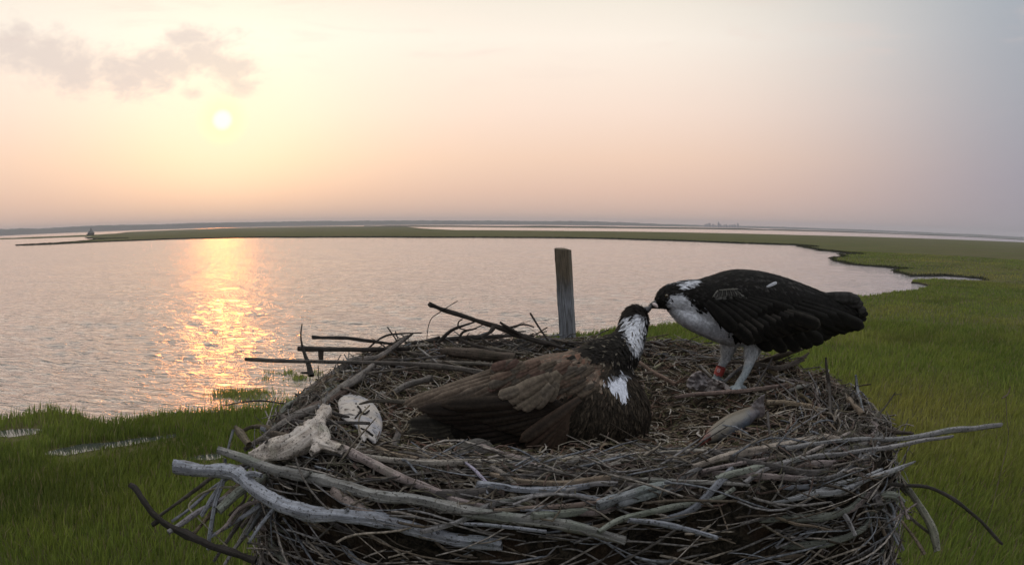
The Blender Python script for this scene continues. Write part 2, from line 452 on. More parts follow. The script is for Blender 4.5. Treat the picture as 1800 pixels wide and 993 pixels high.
# ------------------------------------------------------------------ marsh grass
def grass():
    rng = np.random.default_rng(12)
    xs, ys = [], []
    for (r0, r1, n) in ((4.5, 14, 185000), (14, 30, 285000), (30, 62, 195000), (62, 130, 120000)):
        r = np.sqrt(rng.uniform(r0 * r0, r1 * r1, n)); a = np.radians(rng.uniform(-76, 78, n))
        xs.append(r * np.sin(a)); ys.append(r * np.cos(a))
    x = np.concatenate(xs); y = np.concatenate(ys)
    # clump towards tussocks
    k = inside(x, y)
    for pl in POOLS: k &= ~(inside(x, y, pl) & (rng.random(len(x)) < .995))
    x = x[k]; y = y[k]
    # tufts in the shallows
    tx, ty = [], []
    def tuft(px, py, rx, ry, n):
        c = G(px, py, .05); tx.append(rng.normal(c.x, rx, n)); ty.append(rng.normal(c.y, ry, n))
    tuft(432, 692, .42, .30, 900); tuft(405, 690, .2, .15, 160); tuft(455, 688, .2, .12, 160)
    for _ in range(26): tuft(rng.uniform(460, 560), rng.uniform(650, 668), .10, .05, 18)
    for _ in range(34): tuft(rng.uniform(0, 520), 0, .1, .05, 0)
    # fringe just off the near shore
    npt = np.array([(p.x, p.y) for p in near[:int(len(near) * .47)]])
    idx = rng.integers(0, len(npt) - 1, 9000); f = rng.random(9000)[:, None]
    fp = npt[idx] * (1 - f) + npt[idx + 1] * f
    d = fp / np.linalg.norm(fp, axis=1)[:, None]
    fp = fp + d * np.abs(rng.normal(0, .22, 9000))[:, None] * (np.linalg.norm(fp, axis=1)[:, None] / 14)
    tx.append(fp[:, 0]); ty.append(fp[:, 1])
    # ragged dark fringe along the distant banks
    fpt = np.array([(p.x, p.y) for p in near[int(len(near) * .5):]] )
    seglen = np.linalg.norm(fpt[1:] - fpt[:-1], axis=1); cum = np.cumsum(seglen) / seglen.sum()
    nf = 15000; idx = np.searchsorted(cum, rng.random(nf)); f = rng.random(nf)[:, None]
    ff = fpt[idx] * (1 - f) + fpt[idx + 1] * f + rng.normal(0, .25, (nf, 2))
    x = np.concatenate([x, ff[:, 0]]); y = np.concatenate([y, ff[:, 1]]); nfr = len(x)
    x = np.concatenate([x] + tx); y = np.concatenate([y] + ty)
    n = len(x); r = np.hypot(x, y)
    shal = np.zeros(n, bool); shal[-sum(len(t) for t in tx):] = True
    def cn(s, o=0):
        return (np.sin(x * s + 1.7 * np.sin(y * s * .8 + o)) * np.cos(y * s * 1.3 + 1.2 * np.sin(x * s * .6 + o)))
    big = cn(.22) * .5 + cn(.55, 2) * .3 + cn(1.7, 4) * .35 + cn(4.1, 1) * .25
    h = (.19 + .08 * big + rng.normal(0, .06, n)).clip(.1, .6); h[shal] *= .55; h[nfr - nf:nfr] = rng.uniform(.16, .5, nf) * np.clip(r[nfr - nf:nfr] / 130, .35, 1)
    for pl in POOLS:
        for k_ in (.25, .5, .75): h = np.where(inside(x * (1 + k_ / r), y * (1 + k_ / r), pl), h * .45, h)
    h *= np.where(r > 34, .72, 1); w = .0032 + .00056 * r
    lean_a = np.radians(20) + cn(.4, 3) * 1.2 + rng.normal(0, 1.0, n)
    lean = h * np.abs(rng.normal(.32, .2, n))
    fa = rng.uniform(0, math.pi, n)
    z0 = np.where(shal, -.03, LZ - .02)
    bx, by = np.cos(fa) * w, np.sin(fa) * w
    lx, ly = np.cos(lean_a) * lean, np.sin(lean_a) * lean
    V = np.zeros((n, 5, 3), np.float32)
    V[:, 0] = np.stack([x - bx, y - by, z0], -1); V[:, 1] = np.stack([x + bx, y + by, z0], -1)
    V[:, 2] = np.stack([x + lx * .35 + bx * .8, y + ly * .35 + by * .8, z0 + h * .6], -1)
    V[:, 3] = np.stack([x + lx * .35 - bx * .8, y + ly * .35 - by * .8, z0 + h * .6], -1)
    V[:, 4] = np.stack([x + lx, y + ly, z0 + h], -1)
    i0 = np.arange(n)[:, None] * 5
    q = i0 + np.array([[0, 1, 2, 3]]); t = i0 + np.array([[3, 2, 4]])
    me = mesh_fast('marsh_grass', V.reshape(-1, 3), q, t)
    gcol = np.array([.19, .225, .040]); ycol = np.array([.31, .26, .07]); dcol = np.array([.11, .155, .028]); scol = np.array([.20, .17, .08])
    m = np.clip(.45 + .55 * big + rng.normal(0, .25, n), 0, 1)[:, None]
    c = dcol * (1 - m) + gcol * m
    patch = np.clip(cn(.12, 5) * .6 + cn(.35, 7) * .5 + .15, 0, 1)[:, None]
    c = c * (1 - patch * .65) + ycol * patch * .65
    dk = np.clip(cn(.3, 11) * .8 + cn(.9, 6) * .5 - .25, 0, 1)[:, None]; c = c * (1 - .45 * dk)
    s = (rng.random(n) < .08)[:, None]
    c = np.where(s, scol, c)
    c[nfr - nf:nfr] = (.030, .034, .014)
    c *= rng.uniform(.75, 1.25, n)[:, None]
    set_col(me, np.repeat(c, 5, 0))
    m_, nb, bs = mat('marsh_grass')
    cc = nb.node('ShaderNodeAttribute', attribute_name='Col').outputs['Color']
    nb.l.new(cc, bs.inputs['Base Color']); bs.inputs['Roughness'].default_value = .7; bs.inputs['Specular IOR Level'].default_value = .12
    tr = nb.node('ShaderNodeBsdfTranslucent', {'Color': cc})
    mx = nb.node('ShaderNodeMixShader', {0: .3, 1: bs.outputs[0], 2: tr.outputs[0]})
    nb.l.new(mx.outputs[0], nb.n['Material Output'].inputs[0])
    o = link('marsh_grass', me, m_, None, False)
    tag(o, 'low green cordgrass covering the salt marsh around the water', 'grass', kind='stuff')
grass()

# ------------------------------------------------------------------ nest mound
NC = (.125, 1.43); NR = .60; ZT = HC - .36
def ws_(a): return 2.3 + 8.7 * (math.sin(a) ** 2) ** .8          # the flanks flare out towards the bottom
def nr_(a):
    return NR / (((abs(math.cos(a)) / (1.10 if math.cos(a) > 0 else 1)) ** 3 + abs(math.sin(a)) ** 3) ** (1 / 3)) * (1 + .02 * math.sin(3 * a + 2.6) + .012 * math.sin(7 * a + 2))
def zs(x, y, fine=True):
    dx, dy = x - NC[0], y - NC[1]
    r = math.hypot(dx, dy) / nr_(math.atan2(dy, dx))
    if r < .88: zz = ZT - .075 * (1 - (r / .88) ** 2) ** .8
    elif r < 1: zz = ZT - .035 * ((r - .88) / .12) ** 2
    else: zz = ZT - .035 - (r - 1) * ws_(math.atan2(dy, dx))
    if fine: zz += .012 * noise.noise(Vector((x * 14, y * 14, 3))) + .006 * noise.noise(Vector((x * 40, y * 40, 1)))
    return max(zz, ZT - .62)
def hit(px, py, lift=0.0):
    d = ray(px, py); t = .45
    while t < 2.8:
        p = CAM + d * t
        if p.z < zs(p.x, p.y, False) + lift: return p
        t += .004
    return None
def mound():
    nr, na = 130, 260
    rr = np.concatenate([np.linspace(0, .86, 60)[1:], np.linspace(.87, 1.0, 20), 1 + np.linspace(0, .60, 42)[1:]])
    V = [(NC[0], NC[1], zs(*NC))]; Fc = []
    for r in rr:
        for j in range(na):
            a = j / na * 2 * math.pi; R = (r if r <= 1 else 1 + (r - 1) / ws_(a)) * nr_(a)
            x = NC[0] + R * math.cos(a); y = NC[1] + R * math.sin(a)
            zz = zs(x, y)
            if r > 1.0001: # rough, nearly vertical wall
                k = .018 * noise.noise(Vector((a * 9, zz * 16, 2))); x += math.cos(a) * k; y += math.sin(a) * k
            V.append((x, y, zz))
    n = len(rr)
    for i in range(n - 1):
        for j in range(na):
            a = 1 + i * na + j; b2 = 1 + i * na + (j + 1) % na
            Fc.append((a, a + na, b2 + na, b2))
    for j in range(na): Fc.append((0, 1 + j, 1 + (j + 1) % na))
    bot = [1 + (n - 1) * na + j for j in range(na)]
    Fc.append(tuple(reversed(bot)))
    me = mesh_np('nest_mound', V, Fc)
    m, nb, bs = mat('nest_debris')
    ob = nb.node('ShaderNodeTexCoord').outputs['Object']
    a_ = nb.noise(ob, 60, 5, .7, 1.5); b_ = nb.noise(ob, 14, 4, .6)
    c = nb.mix(nb.mapr(a_, .4, .68), (.012, .010, .007, 1), (.06, .048, .034, 1))
    c = nb.mix(nb.mapr(b_, .45, .65, 0, .6), c, (.05, .030, .018, 1))
    nb.l.new(c, bs.inputs['Base Color']); bs.inputs['Roughness'].default_value = 1; bs.inputs['Specular IOR Level'].default_value = .1
    bump(nb, bs, a_, 1, .02)
    o = link('nest', me, m); tag(o, 'big round osprey nest of packed brown debris on a platform', 'nest')
mound()

# litter strewn on the nest: wisps of dry grass, bark and seaweed
def litter():
    rng = random.Random(31); V = []; Fc = []; C = []
    pal = [(.11, .085, .055), (.17, .135, .09), (.055, .04, .025), (.25, .215, .165), (.09, .05, .035), (.035, .028, .02), (.30, .27, .23), (.14, .10, .08), (.07, .065, .03)]
    def strip_(p, d, nrm, ln, w, col, curl):
        side = d.cross(nrm).normalized(); k = 4; base = len(V)
        for i in range(k + 1):
            t = i / k; q = p + d * (ln * (t - .5)) + side * (curl * ln * math.sin(t * 3.1)) + nrm * (.25 * abs(curl) * ln * math.sin(t * 3.14) + w * .4)
            ww = w * (.5 + math.sin(t * 2.6 + .3) * .5)
            V.append(tuple(q - side * ww)); V.append(tuple(q + nrm * ww)); V.append(tuple(q + side * ww)); C.extend([col] * 3)
        for i in range(k):
            a = base + i * 3
            Fc.append((a, a + 1, a + 4, a + 3)); Fc.append((a + 1, a + 2, a + 5, a + 4))
    for i in range(14500):
        a = rng.uniform(0, 2 * math.pi)
        if i < 9500: r = math.sqrt(rng.random()) * 1.0
        else: r = rng.uniform(.84, 1.0) if rng.random() < .35 else 1 + rng.uniform(.02, .48)
        if i >= 10500: a = rng.uniform(math.pi * .95, math.pi * 2.05)
        R = (r if r <= 1 else 1 + (r - 1) / ws_(a)) * nr_(a) + (.006 if r > 1 else 0); x = NC[0] + R * math.cos(a); y = NC[1] + R * math.sin(a)
        zz = zs(x, y)
        e = .004
        nrm = Vector((zs(x - e, y) - zs(x + e, y), zs(x, y - e) - zs(x, y + e), 2 * e)).normalized()
        d = Vector((rng.gauss(0, 1), rng.gauss(0, 1), rng.gauss(0, .9)))
        if r > .8:
            tgt = Vector((-math.sin(a), math.cos(a), 0)); d = d * .8 + tgt * rng.choice((-1, 1)) * 1.4
        d = (d - nrm * d.dot(nrm)); d.normalize()
        d = (d + nrm * rng.gauss(0, .28)).normalized()
        ln = rng.choice((.015, .025, .035, .05, .075)) * rng.uniform(.7, 1.3); w = rng.uniform(.0006, .0019) * (1.6 if ln < .03 else 1)
        col = rng.choice(pal)
        f = rng.uniform(.7, 1.3)
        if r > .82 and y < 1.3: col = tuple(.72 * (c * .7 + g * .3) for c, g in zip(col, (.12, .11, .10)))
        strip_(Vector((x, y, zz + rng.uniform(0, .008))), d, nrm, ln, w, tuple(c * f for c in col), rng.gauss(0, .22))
    me = mesh_np('nest_lining', V, Fc); set_col(me, C)
    o = link('nest_lining', me, attr_mat('nest_lining', nscale=120), None, False)
    tag(o, 'tangle of dry grass, bark and seaweed scraps lining the nest', 'nest lining', kind='stuff')
litter()

def platform():
    zt = ZT - .58
    t = thing('nest_platform', 'wooden platform on four posts carrying the nest above the marsh', 'platform', (NC[0], NC[1], LZ))
    def bx(nm, x0, x1, y0, y1, z0, z1, col):
        bm = bmesh.new(); bmesh.ops.create_cube(bm, size=1, matrix=Matrix.Translation(((x0 + x1) / 2, (y0 + y1) / 2, (z0 + z1) / 2)) @ Matrix.Diagonal((x1 - x0, y1 - y0, z1 - z0, 1)))
        bmesh.ops.bevel(bm, geom=bm.edges[:], offset=.004, segments=1, affect='EDGES')
        me = bpy.data.meshes.new(nm); bm.to_mesh(me); bm.free()
        uv = me.uv_layers.new(name='UVMap')
        for l in me.loops:
            v = me.vertices[l.vertex_index].co; uv.data[l.index].uv = (v.x + v.z * .3, v.y + v.z)
        o = link(nm, me, WOOD, t, False); o.color = col; return o
    for i in range(7):
        y = NC[1] - .56 + i * .165
        bx('plank', NC[0] - .58, NC[0] + .58, y, y + .14, zt - .04, zt, (.2, .18, .15, 1))
    for sx in (-1, 1):
        for sy in (-1, 1):
            cx, cy = NC[0] + sx * .44, NC[1] + sy * .44
            bx('post', cx - .05, cx + .05, cy - .05, cy + .05, LZ - .3, zt - .042, (.2, .18, .15, 1))
platform()

# ------------------------------------------------------------------ tall wooden post behind the nest
def perch_post():
    Y = 2.02
    top = [P(975.5, 432, Y + .05), P(998, 433, Y + .05), P(1004.5, 441, Y), P(978.5, 438, Y)]   # back-left, back-right, front-right, front-left
    fl_t, fr_t = P(977, 438, Y), P(1004, 441, Y)
    fl_b, fr_b = P(989, 620, Y + .015), P(1013, 620, Y + .015)
    ax = (fr_t - fl_t); wdt = ax.length; ax.normalize()
    dn = ((fl_b + fr_b) / 2 - (fl_t + fr_t) / 2).normalized()
    nrm = ax.cross(dn).normalized()
    if nrm.y > 0: nrm = -nrm
    c = (fl_t + fr_t) / 2; tck = .055; ln = .95
    # turned a little so that a narrow left face shows beside the wide front face
    yaw = Matrix.Rotation(math.radians(13), 3, dn)
    ax2 = yaw @ ax; n2 = yaw @ nrm
    c = c - nrm * tck / 2
    V = []; nl = 60
    wd = wdt * .95
    prof = [(-.5, .5), (-.46, .5), (-.2, .5), (.1, .5), (.46, .5), (.5, .46), (.5, 0), (.5, -.46), (.46, -.5), (0, -.5), (-.46, -.5), (-.5, -.46), (-.5, 0), (-.5, .46)]
    k = len(prof); Fc = []
    for i in range(nl):
        t = i / (nl - 1)
        for j, (u, v) in enumerate(prof):
            q = c + dn * (ln * t) + ax2 * (u * wd) + n2 * (v * tck)
            jn = noise.noise(Vector((j * 3.1, t * 9, 0))) * .0016 + noise.noise(Vector((j * 7.1, t * 40, 0))) * .0008
            if i == 0: q += dn * (noise.noise(Vector((u * 7, v * 7, 4))) * .006)
            V.append(q + (ax2 * u + n2 * v) * jn * 2)
    for i in range(nl - 1):
        for j in range(k):
            a = i * k + j; b2 = i * k + (j + 1) % k
            Fc.append((a, b2, b2 + k, a + k))
    Fc.append(tuple(range(k))); Fc.append(tuple(reversed(range((nl - 1) * k, nl * k))))
    me = mesh_np('post', V, Fc)
    uv = me.uv_layers.new(name='UVMap')
    for l in me.loops:
        vi = l.vertex_index; uv.data[l.index].uv = ((vi // k) / nl * ln, (vi % k) * .012)
    m, nb, bs = mat('post_wood')
    uvn = nb.node('ShaderNodeTexCoord').outputs['UV']
    g = nb.noise(nb.vmath('MULTIPLY', uvn, (14, 420, 1)), 1, 6, .7, .3)
    gg = nb.noise(nb.vmath('MULTIPLY', uvn, (30, 90, 1)), 1, 4, .6)
    sx = nb.node('ShaderNodeSeparateXYZ', {0: uvn}).outputs[0]
    c0 = nb.mix(nb.mapr(g, .32, .66), (.045, .042, .036, 1), (.24, .25, .27, 1))
    c1 = nb.mix(nb.mapr(g, .3, .7), (.04, .032, .02, 1), (.17, .13, .085, 1))
    tfac = nb.mapr(nb.math('ADD', sx, nb.math('MULTIPLY', gg, .08)), .10, .20)
    cc = nb.mix(tfac, c1, c0)
    nb.l.new(cc, bs.inputs['Base Color']); bs.inputs['Roughness'].default_value = .9
    bump(nb, bs, g, .9, .004)
    o = link('wooden_post', me, m, None, False)
    tag(o, 'upright weathered grey square post rising behind the nest', 'post')
perch_post()

HZ, nb_h, bs_h = mat('haze')
HZ.node_tree.nodes.remove(bs_h)
pv = nb_h.node('ShaderNodeVolumePrincipled', {'Color': (.80, .80, .85, 1), 'Density': 3.0e-4, 'Anisotropy': .3})
nb_h.l.new(pv.outputs[0], nb_h.n['Material Output'].inputs['Volume'])
bm = bmesh.new(); bmesh.ops.create_cube(bm, size=1, matrix=Matrix.Translation((0, 0, 20)) @ Matrix.Diagonal((9600, 9600, 44, 1)))
me = bpy.data.meshes.new('haze'); bm.to_mesh(me); bm.free()
o = link('haze', me, HZ, None, False); tag(o, None, None, kind='stuff'); o['label'] = 'thin pale evening haze lying over the whole bay'

# ------------------------------------------------------------------ sticks
GREY = (.215, .21, .21); BLUE = (.225, .24, .27); TAN = (.215, .172, .128); PINK = (.25, .21, .20); DARK = (.055, .048, .042); DGREY = (.11, .10, .095); BROWN = (.12, .085, .06); PALE = (.38, .36, .34); LILAC = (.34, .32, .40); GREEN = (.19, .205, .175)

def tube_geo(pts, radii, V, Fc, UV, seed, rough=.14, seg=9, flatten=1.0):
    """sweep an uneven, knotty ring along world points"""
    base = len(V); n = len(pts)
    t0 = (pts[1] - pts[0]).normalized()
    up = Vector((0, 0, 1)) if abs(t0.z) < .9 else Vector((1, 0, 0))
    nx = t0.cross(up).normalized(); s = 0
    for i, p in enumerate(pts):
        t = (pts[min(i + 1, n - 1)] - pts[max(i - 1, 0)]).normalized()
        nx = (nx - t * nx.dot(t)).normalized(); ny = t.cross(nx)
        if i: s += (p - pts[i - 1]).length
        r = radii[i]
        kn = 1 + rough * 1.1 * noise.noise(Vector((s * 16, seed * 1.7, 0))) + rough * .8 * max(0, noise.noise(Vector((s * 42, seed, 5)))) 
        for j in range(seg):
            a = j / seg * 2 * math.pi
            rr = r * kn * (1 + rough * .7 * noise.noise(Vector((math.cos(a) * 3.2, math.sin(a) * 3.2, s * 5 + seed))) + rough * .6 * noise.noise(Vector((math.cos(a) * 2, math.sin(a) * 2, s * 95 + seed))) + rough * 1.4 * noise.noise(Vector((math.cos(a) * 1.4, math.sin(a) * 1.4, s * 26 + seed * 3))))
            jag = t * (r * .7 * noise.noise(Vector((j * 5.3, seed, i)))) if i in (0, n - 1) else Vector((0, 0, 0))
            V.append(p + jag + nx * (math.cos(a) * rr) + ny * (math.sin(a) * rr * flatten))
            UV.append((s, j / seg * .1))
    for i in range(n - 1):
        for j in range(seg):
            a = base + i * seg + j; b2 = base + i * seg + (j + 1) % seg
            Fc.append((a, b2, b2 + seg, a + seg))
    # rough broken ends
    for e, idx in ((0, 0), (1, n - 1)):
        c = len(V); d = (pts[idx] - pts[1 if e == 0 else n - 2]).normalized()
        V.append(pts[idx] + d * radii[idx] * .35); UV.append((0, 0))
        for j in range(seg):
            a = base + idx * seg + j; b2 = base + idx * seg + (j + 1) % seg
            Fc.append((a, c, b2) if e else (b2, c, a))
NAMES_N = [0]
def make_stick(label, paths, col, name='stick', group=None, seed=None, rough=.2, wig=1.0, seg=9):
    """paths: list of (world points, radii at the points)"""
    NAMES_N[0] += 1; seed = seed or NAMES_N[0]
    V = []; Fc = []; UV = []
    for k, (pts, rad) in enumerate(paths):
        L_ = sum((b2 - a).length for a, b2 in zip(pts, pts[1:]))
        n = max(6, min(90, int(L_ / .008)))
        cp = catmull(pts, n)
        rc = np.interp(np.linspace(0, 1, n), np.linspace(0, 1, len(rad)), rad)
        amp = min(.0045, L_ * .012) * wig
        out = []
        for i, p in enumerate(cp):
            t = i / (n - 1); e = min(1, 6 * min(t, 1 - t) + .2)
            q = Vector((p.x * 8 + seed, p.y * 8, p.z * 8 + k))
            out.append(p + Vector((noise.noise(q), noise.noise(q + Vector((9, 2, 1))), noise.noise(q + Vector((3, 7, 5))))) * amp * e)
        tube_geo(out, rc, V, Fc, UV, seed + k * 3, rough, seg)
    me = mesh_np(name, V, Fc)
    uv = me.uv_layers.new(name='UVMap')
    li = np.zeros(len(me.loops), np.int32); me.loops.foreach_get('vertex_index', li)
    uv.data.foreach_set('uv', np.array(UV, np.float32)[li].ravel())
    o = link(name, me, WOOD); o.color = (*col, 1)
    tag(o, label, 'stick' if name == 'stick' else name.replace('_', ' '), group)
    return o
def depths(pts, lift):
    """world depth for pixel points lying on the nest: a smooth curve through the hits"""
    ys = []; ss = []; s = 0
    for i, p in enumerate(pts):
        if i: s += math.hypot(p[0] - pts[i - 1][0], p[1] - pts[i - 1][1])
        h = hit(p[0], p[1], lift)
        ss.append(s); ys.append(h.y if h is not None and h.z > ZT - .6 else None)
    good = [(a, c) for a, c in zip(ss, ys) if c is not None]
    if not good: return [1.5] * len(pts)
    if len(good) < 3:
        return [sum(c for _, c in good) / len(good)] * len(pts) if len(good) == 1 else list(np.interp(ss, [g[0] for g in good], [g[1] for g in good]))
    cf = np.polyfit([g[0] for g in good], [g[1] for g in good], 1 if len(good) < 5 else 2)
    return [float(np.polyval(cf, np.clip(a, good[0][0], good[-1][0]))) for a in ss]
def hero(label, paths, col=GREY, lift=.012, name='stick', **kw):
    """paths: list of (pixel points [(x, y[, Y])], pixel width(s)) - the first is the stem, the rest its forks"""
    out = []
    for pts, w in paths:
        w = w if isinstance(w, (list, tuple)) else (w, w * .8)
        if len(pts[0]) == 3: Y = [p[2] for p in pts]
        else: Y = depths(pts, lift)
        n_ = max(5, min(30, int(math.hypot(pts[0][0] - pts[-1][0], pts[0][1] - pts[-1][1]) / 14)))
        cp = catmull([Vector((p[0], p[1], y)) for p, y in zip(pts, Y)], n_)
        Y = []
        for c in cp:        # never buried: pulled out of the nest along the sight line
            h = hit(c.x, c.y, w[0] / 2 / F * c.z * .8 + .010)
            Y.append(min(c.z, h.y - .002) if h is not None and h.z > ZT - .55 else c.z)
        Y = [min(Y[i], (Y[max(0, i - 1)] + Y[i] + Y[min(n_ - 1, i + 1)]) / 3) for i in range(n_)]
        P3 = [P(c.x, c.y, y) for c, y in zip(cp, Y)]; pts = cp
        wn = np.interp(np.linspace(0, 1, len(pts)), np.linspace(0, 1, len(w)), w)
        rad = [ww / 2 / F * (q - CAM).length for ww, q in zip(wn, P3)]
        out.append((P3, rad))
    if sum(p.y for p in out[0][0]) / len(out[0][0]) < 1.06 and sum(col) > .4: col = tuple(c * 1.35 for c in col)   # front pieces get a paler colour, dark ones stay as given
    return make_stick(label, out, col, name, **kw)

H = hero
# front of the nest
H('thick pale bluish-grey driftwood branch bending across the lower left front', [([(308, 820, .93), (350, 826, .93), (400, 829, .925), (424, 838, .92), (449, 862, .90), (480, 881, .885), (542, 900, .865), (604, 906, .85), (667, 916, .84), (729, 932, .83), (800, 948, .82), (880, 958, .82)], (22, 24, 28, 28, 27, 25, 22)), ([(424, 838, .92), (446, 832, .905), (460, 836, .895)], (14, 8)), ([(604, 906, .85), (612, 894, .84)], (9, 5))], BLUE, name='driftwood_branch', rough=.22, seg=14)
H('long grey branch with a ragged left end slanting above the thick bent one', [([(383, 791, .97), (418, 801, .96), (480, 822, .94), (542, 840, .91), (604, 856, .885), (667, 871, .865), (733, 880, .85), (827, 898, .83), (920, 910, .82), (982, 919, .815), (1041, 931, .81), (1100, 950, .80)], (11, 19, 21, 22, 20, 15)), ([(384, 786, .97), (402, 792, .965), (424, 800, .96)], (5, 9)), ([(533, 838, .90), (548, 828, .895)], (8, 4)), ([(742, 884, .84), (746, 898, .83)], (6, 3))], (.20, .20, .19), name='driftwood_branch')
H('smooth pinkish-grey branch running down from the pale driftwood slab', [([(543, 770, 1.03), (589, 784, 1.0), (636, 805, .97), (698, 835, .93), (764, 861, .90), (811, 880, .875), (870, 893, .86)], (15, 18, 17, 13, 9))], PINK)
H('long straight grey stick lying along the rim just below the brown bird', [([(556, 788, 1.07), (640, 803, 1.04), (733, 811, 1.02), (795, 813, 1.01), (889, 811, 1.0), (1013, 805, .995), (1107, 800, .995), (1216, 795, 1.0), (1333, 787, 1.02), (1395, 782, 1.04)], (10, 13, 13, 12, 9, 6))], (.25, .23, .20))
H('short tan stick against the underside of the pale speckled slab', [([(663, 786, 1.06), (690, 797, 1.04), (735, 807, 1.02)], (9, 8))], TAN)
H('short bleached lilac twig poking up from the middle of the front rim', [([(809, 807, .99), (833, 824, .96), (856, 850, .93)], (5, 7))], LILAC)
H('stubby twig leaning beside the lilac one on the front rim', [([(864, 821, .96), (886, 834, .94), (912, 859, .91)], (9, 8))], (.19, .17, .15))
H('bluish stick with a knotted left end in the middle of the front', [([(838, 851, .91), (883, 857, .905), (920, 862, .90), (976, 862, .895), (1035, 853, .90)], (13, 12, 11)), ([(850, 852, .905), (858, 868, .89)], (9, 4)), ([(845, 850, .91), (838, 862, .895)], (6, 3))], BLUE)
H('tan stick ending in a dark broken knob right of centre at the front', [([(861, 833, .95), (920, 846, .93), (982, 850, .925), (1029, 845, .925), (1062, 839, .93), (1073, 838, .93)], (7, 11, 11, 12, 15))], TAN)
H('long curved grey stick rising from the bottom centre to the right', [([(740, 934, .80), (796, 920, .815), (833, 904, .83), (858, 889, .84), (904, 877, .855), (967, 866, .87), (1013, 857, .88), (1045, 849, .89), (1085, 849, .89)], (9, 10, 10, 11, 8))], GREY)
H('pinkish-tan splintered stick under the long curved one', [([(868, 897, .82), (920, 892, .83), (1013, 886, .85), (1076, 874, .86), (1128, 861, .87)], (9, 9, 10, 8))], (.26, .20, .17))
H('thick greenish-grey short stick low in the centre front', [([(935, 906, .81), (998, 901, .83), (1046, 893, .84)], (13, 14, 10))], GREEN)
H('thin bluish stick along the bottom edge in the middle', [([(816, 920, .79), (873, 924, .79), (960, 934, .79)], (6, 7))], BLUE)
H('long stick curving up from the bottom, right of centre', [([(1052, 935, .79), (1091, 913, .815), (1138, 900, .83), (1185, 889, .845), (1256, 876, .86), (1291, 858, .875)], (9, 11, 11, 8))], GREEN)
H('bluish splintery stick along the bottom right of centre', [([(1105, 914, .79), (1158, 919, .79), (1213, 931, .79), (1260, 945, .79)], (9, 10, 8))], BLUE)
H('splintered bluish chunk of old wood in the right centre front', [([(1050, 888, .83), (1100, 872, .85), (1169, 853, .87), (1180, 851, .87)], (17, 20, 14, 8)), ([(1060, 880, .84), (1120, 862, .86), (1168, 850, .875)], (6, 3)), ([(1085, 886, .84), (1150, 868, .86), (1200, 858, .87)], (14, 12, 5))], (.21, .225, .235), rough=.4)
H('thin straight stick with pointed right end in the right centre front', [([(1068, 838, .93), (1196, 845, .91), (1256, 848, .905), (1318, 853, .90)], (8, 8, 8, 5))], (.22, .215, .20))
H('long thin stick curving out over the grass, the lower of the two on the right', [([(1308, 849, .91), (1341, 827, .925), (1380, 814, .935), (1438, 801, .945), (1489, 798, .95), (1559, 789, .96), (1625, 775, .96), (1676, 766, .96)], (8, 10, 9, 8, 5))], GREY)
H('longest straight stick sticking far out over the grass on the right', [([(1380, 790, 1.0), (1440, 782, .99), (1489, 775, .99), (1547, 771, .985), (1625, 765, .98), (1683, 757, .98), (1760, 746, .98)], (9, 8, 8, 9, 8))], (.22, .22, .22))
H('thick tan-grey branch arching along the right front rim', [([(1217, 820, .96), (1275, 804, .975), (1349, 791, .985), (1423, 774, 1.0), (1452, 768, 1.0), (1476, 772, 1.0)], (10, 15, 15, 13, 9))], (.27, .235, .20))
H('broken thick piece of grey wood under the arching right branch', [([(1258, 842, .93), (1285, 833, .94), (1318, 826, .945), (1350, 817, .955)], (12, 15, 14, 10))], GREEN, rough=.25)
H('thin stick below the arching right branch', [([(1235, 828, .94), (1300, 815, .96), (1360, 803, .97)], (7, 8, 6))], PINK)
H('slim stick parallel to the rim stick near the fish', [([(1225, 805, .985), (1290, 799, .99), (1352, 797, .99)], (5, 5))], GREY)
H('thin stick pointing up right across the arching branch', [([(1385, 812, .94), (1420, 796, .95), (1452, 780, .955), (1494, 760, .965)], (5, 7, 5))], (.27, .24, .22))
H('forked root with a bleached splintered middle on the right front', [([(1352, 886, .86), (1400, 874, .87), (1427, 868, .875), (1470, 864, .88), (1528, 841, .90), (1575, 825, .91), (1609, 811, .91)], (7, 13, 17, 11, 9, 8, 4)), ([(1427, 868, .875), (1470, 852, .89), (1520, 836, .90), (1552, 824, .91)], (9, 7, 5))], (.28, .29, .30), rough=.25)
H('stubby round peg pointing out of the right front', [([(1527, 848, .93), (1537, 868, .90), (1546, 893, .875)], (16, 17, 16))], DGREY)
H('greenish-grey bent piece beside the round peg', [([(1545, 869, .93), (1572, 870, .92), (1588, 884, .91)], (12, 14, 9))], GREEN)
H('long thin dark twig drooping over the grass at the lower right', [([(1530, 846, .94), (1580, 851, .95), (1629, 855, .96), (1676, 876, .96), (1707, 899, .95), (1742, 933, .94), (1762, 955, .94)], (6, 6, 6, 5, 5))], (.07, .062, .055))
H('greenish branch leaning down the right side of the nest', [([(1570, 826, 1.0), (1592, 852, .99), (1612, 880, .98), (1628, 908, .97), (1640, 935, .96), (1648, 965, .95)], (8, 10, 13, 14, 12))], (.20, .20, .16))
H('short pale twig on the dark right face', [([(1481, 829, .93), (1505, 831, .925), (1536, 842, .92)], 6)], PINK)
H('faint straight twig over the right face', [([(1462, 820, .94), (1500, 812, .945), (1530, 806, .95)], 4)], (.17, .15, .13))
H('grey twig dropping to the bottom at the lower right', [([(1458, 883, .87), (1481, 902, .85), (1490, 914, .84), (1503, 940, .83)], (6, 8, 7))], GREY)
H('pale twig with a thick left end at the bottom right', [([(1364, 909, .84), (1400, 921, .83), (1430, 924, .83), (1462, 932, .83)], (5, 5, 4))], TAN)
H('short level twig low on the right face', [([(1400, 911, .85), (1435, 912, .85), (1463, 907, .86)], 4)], (.19, .17, .15))
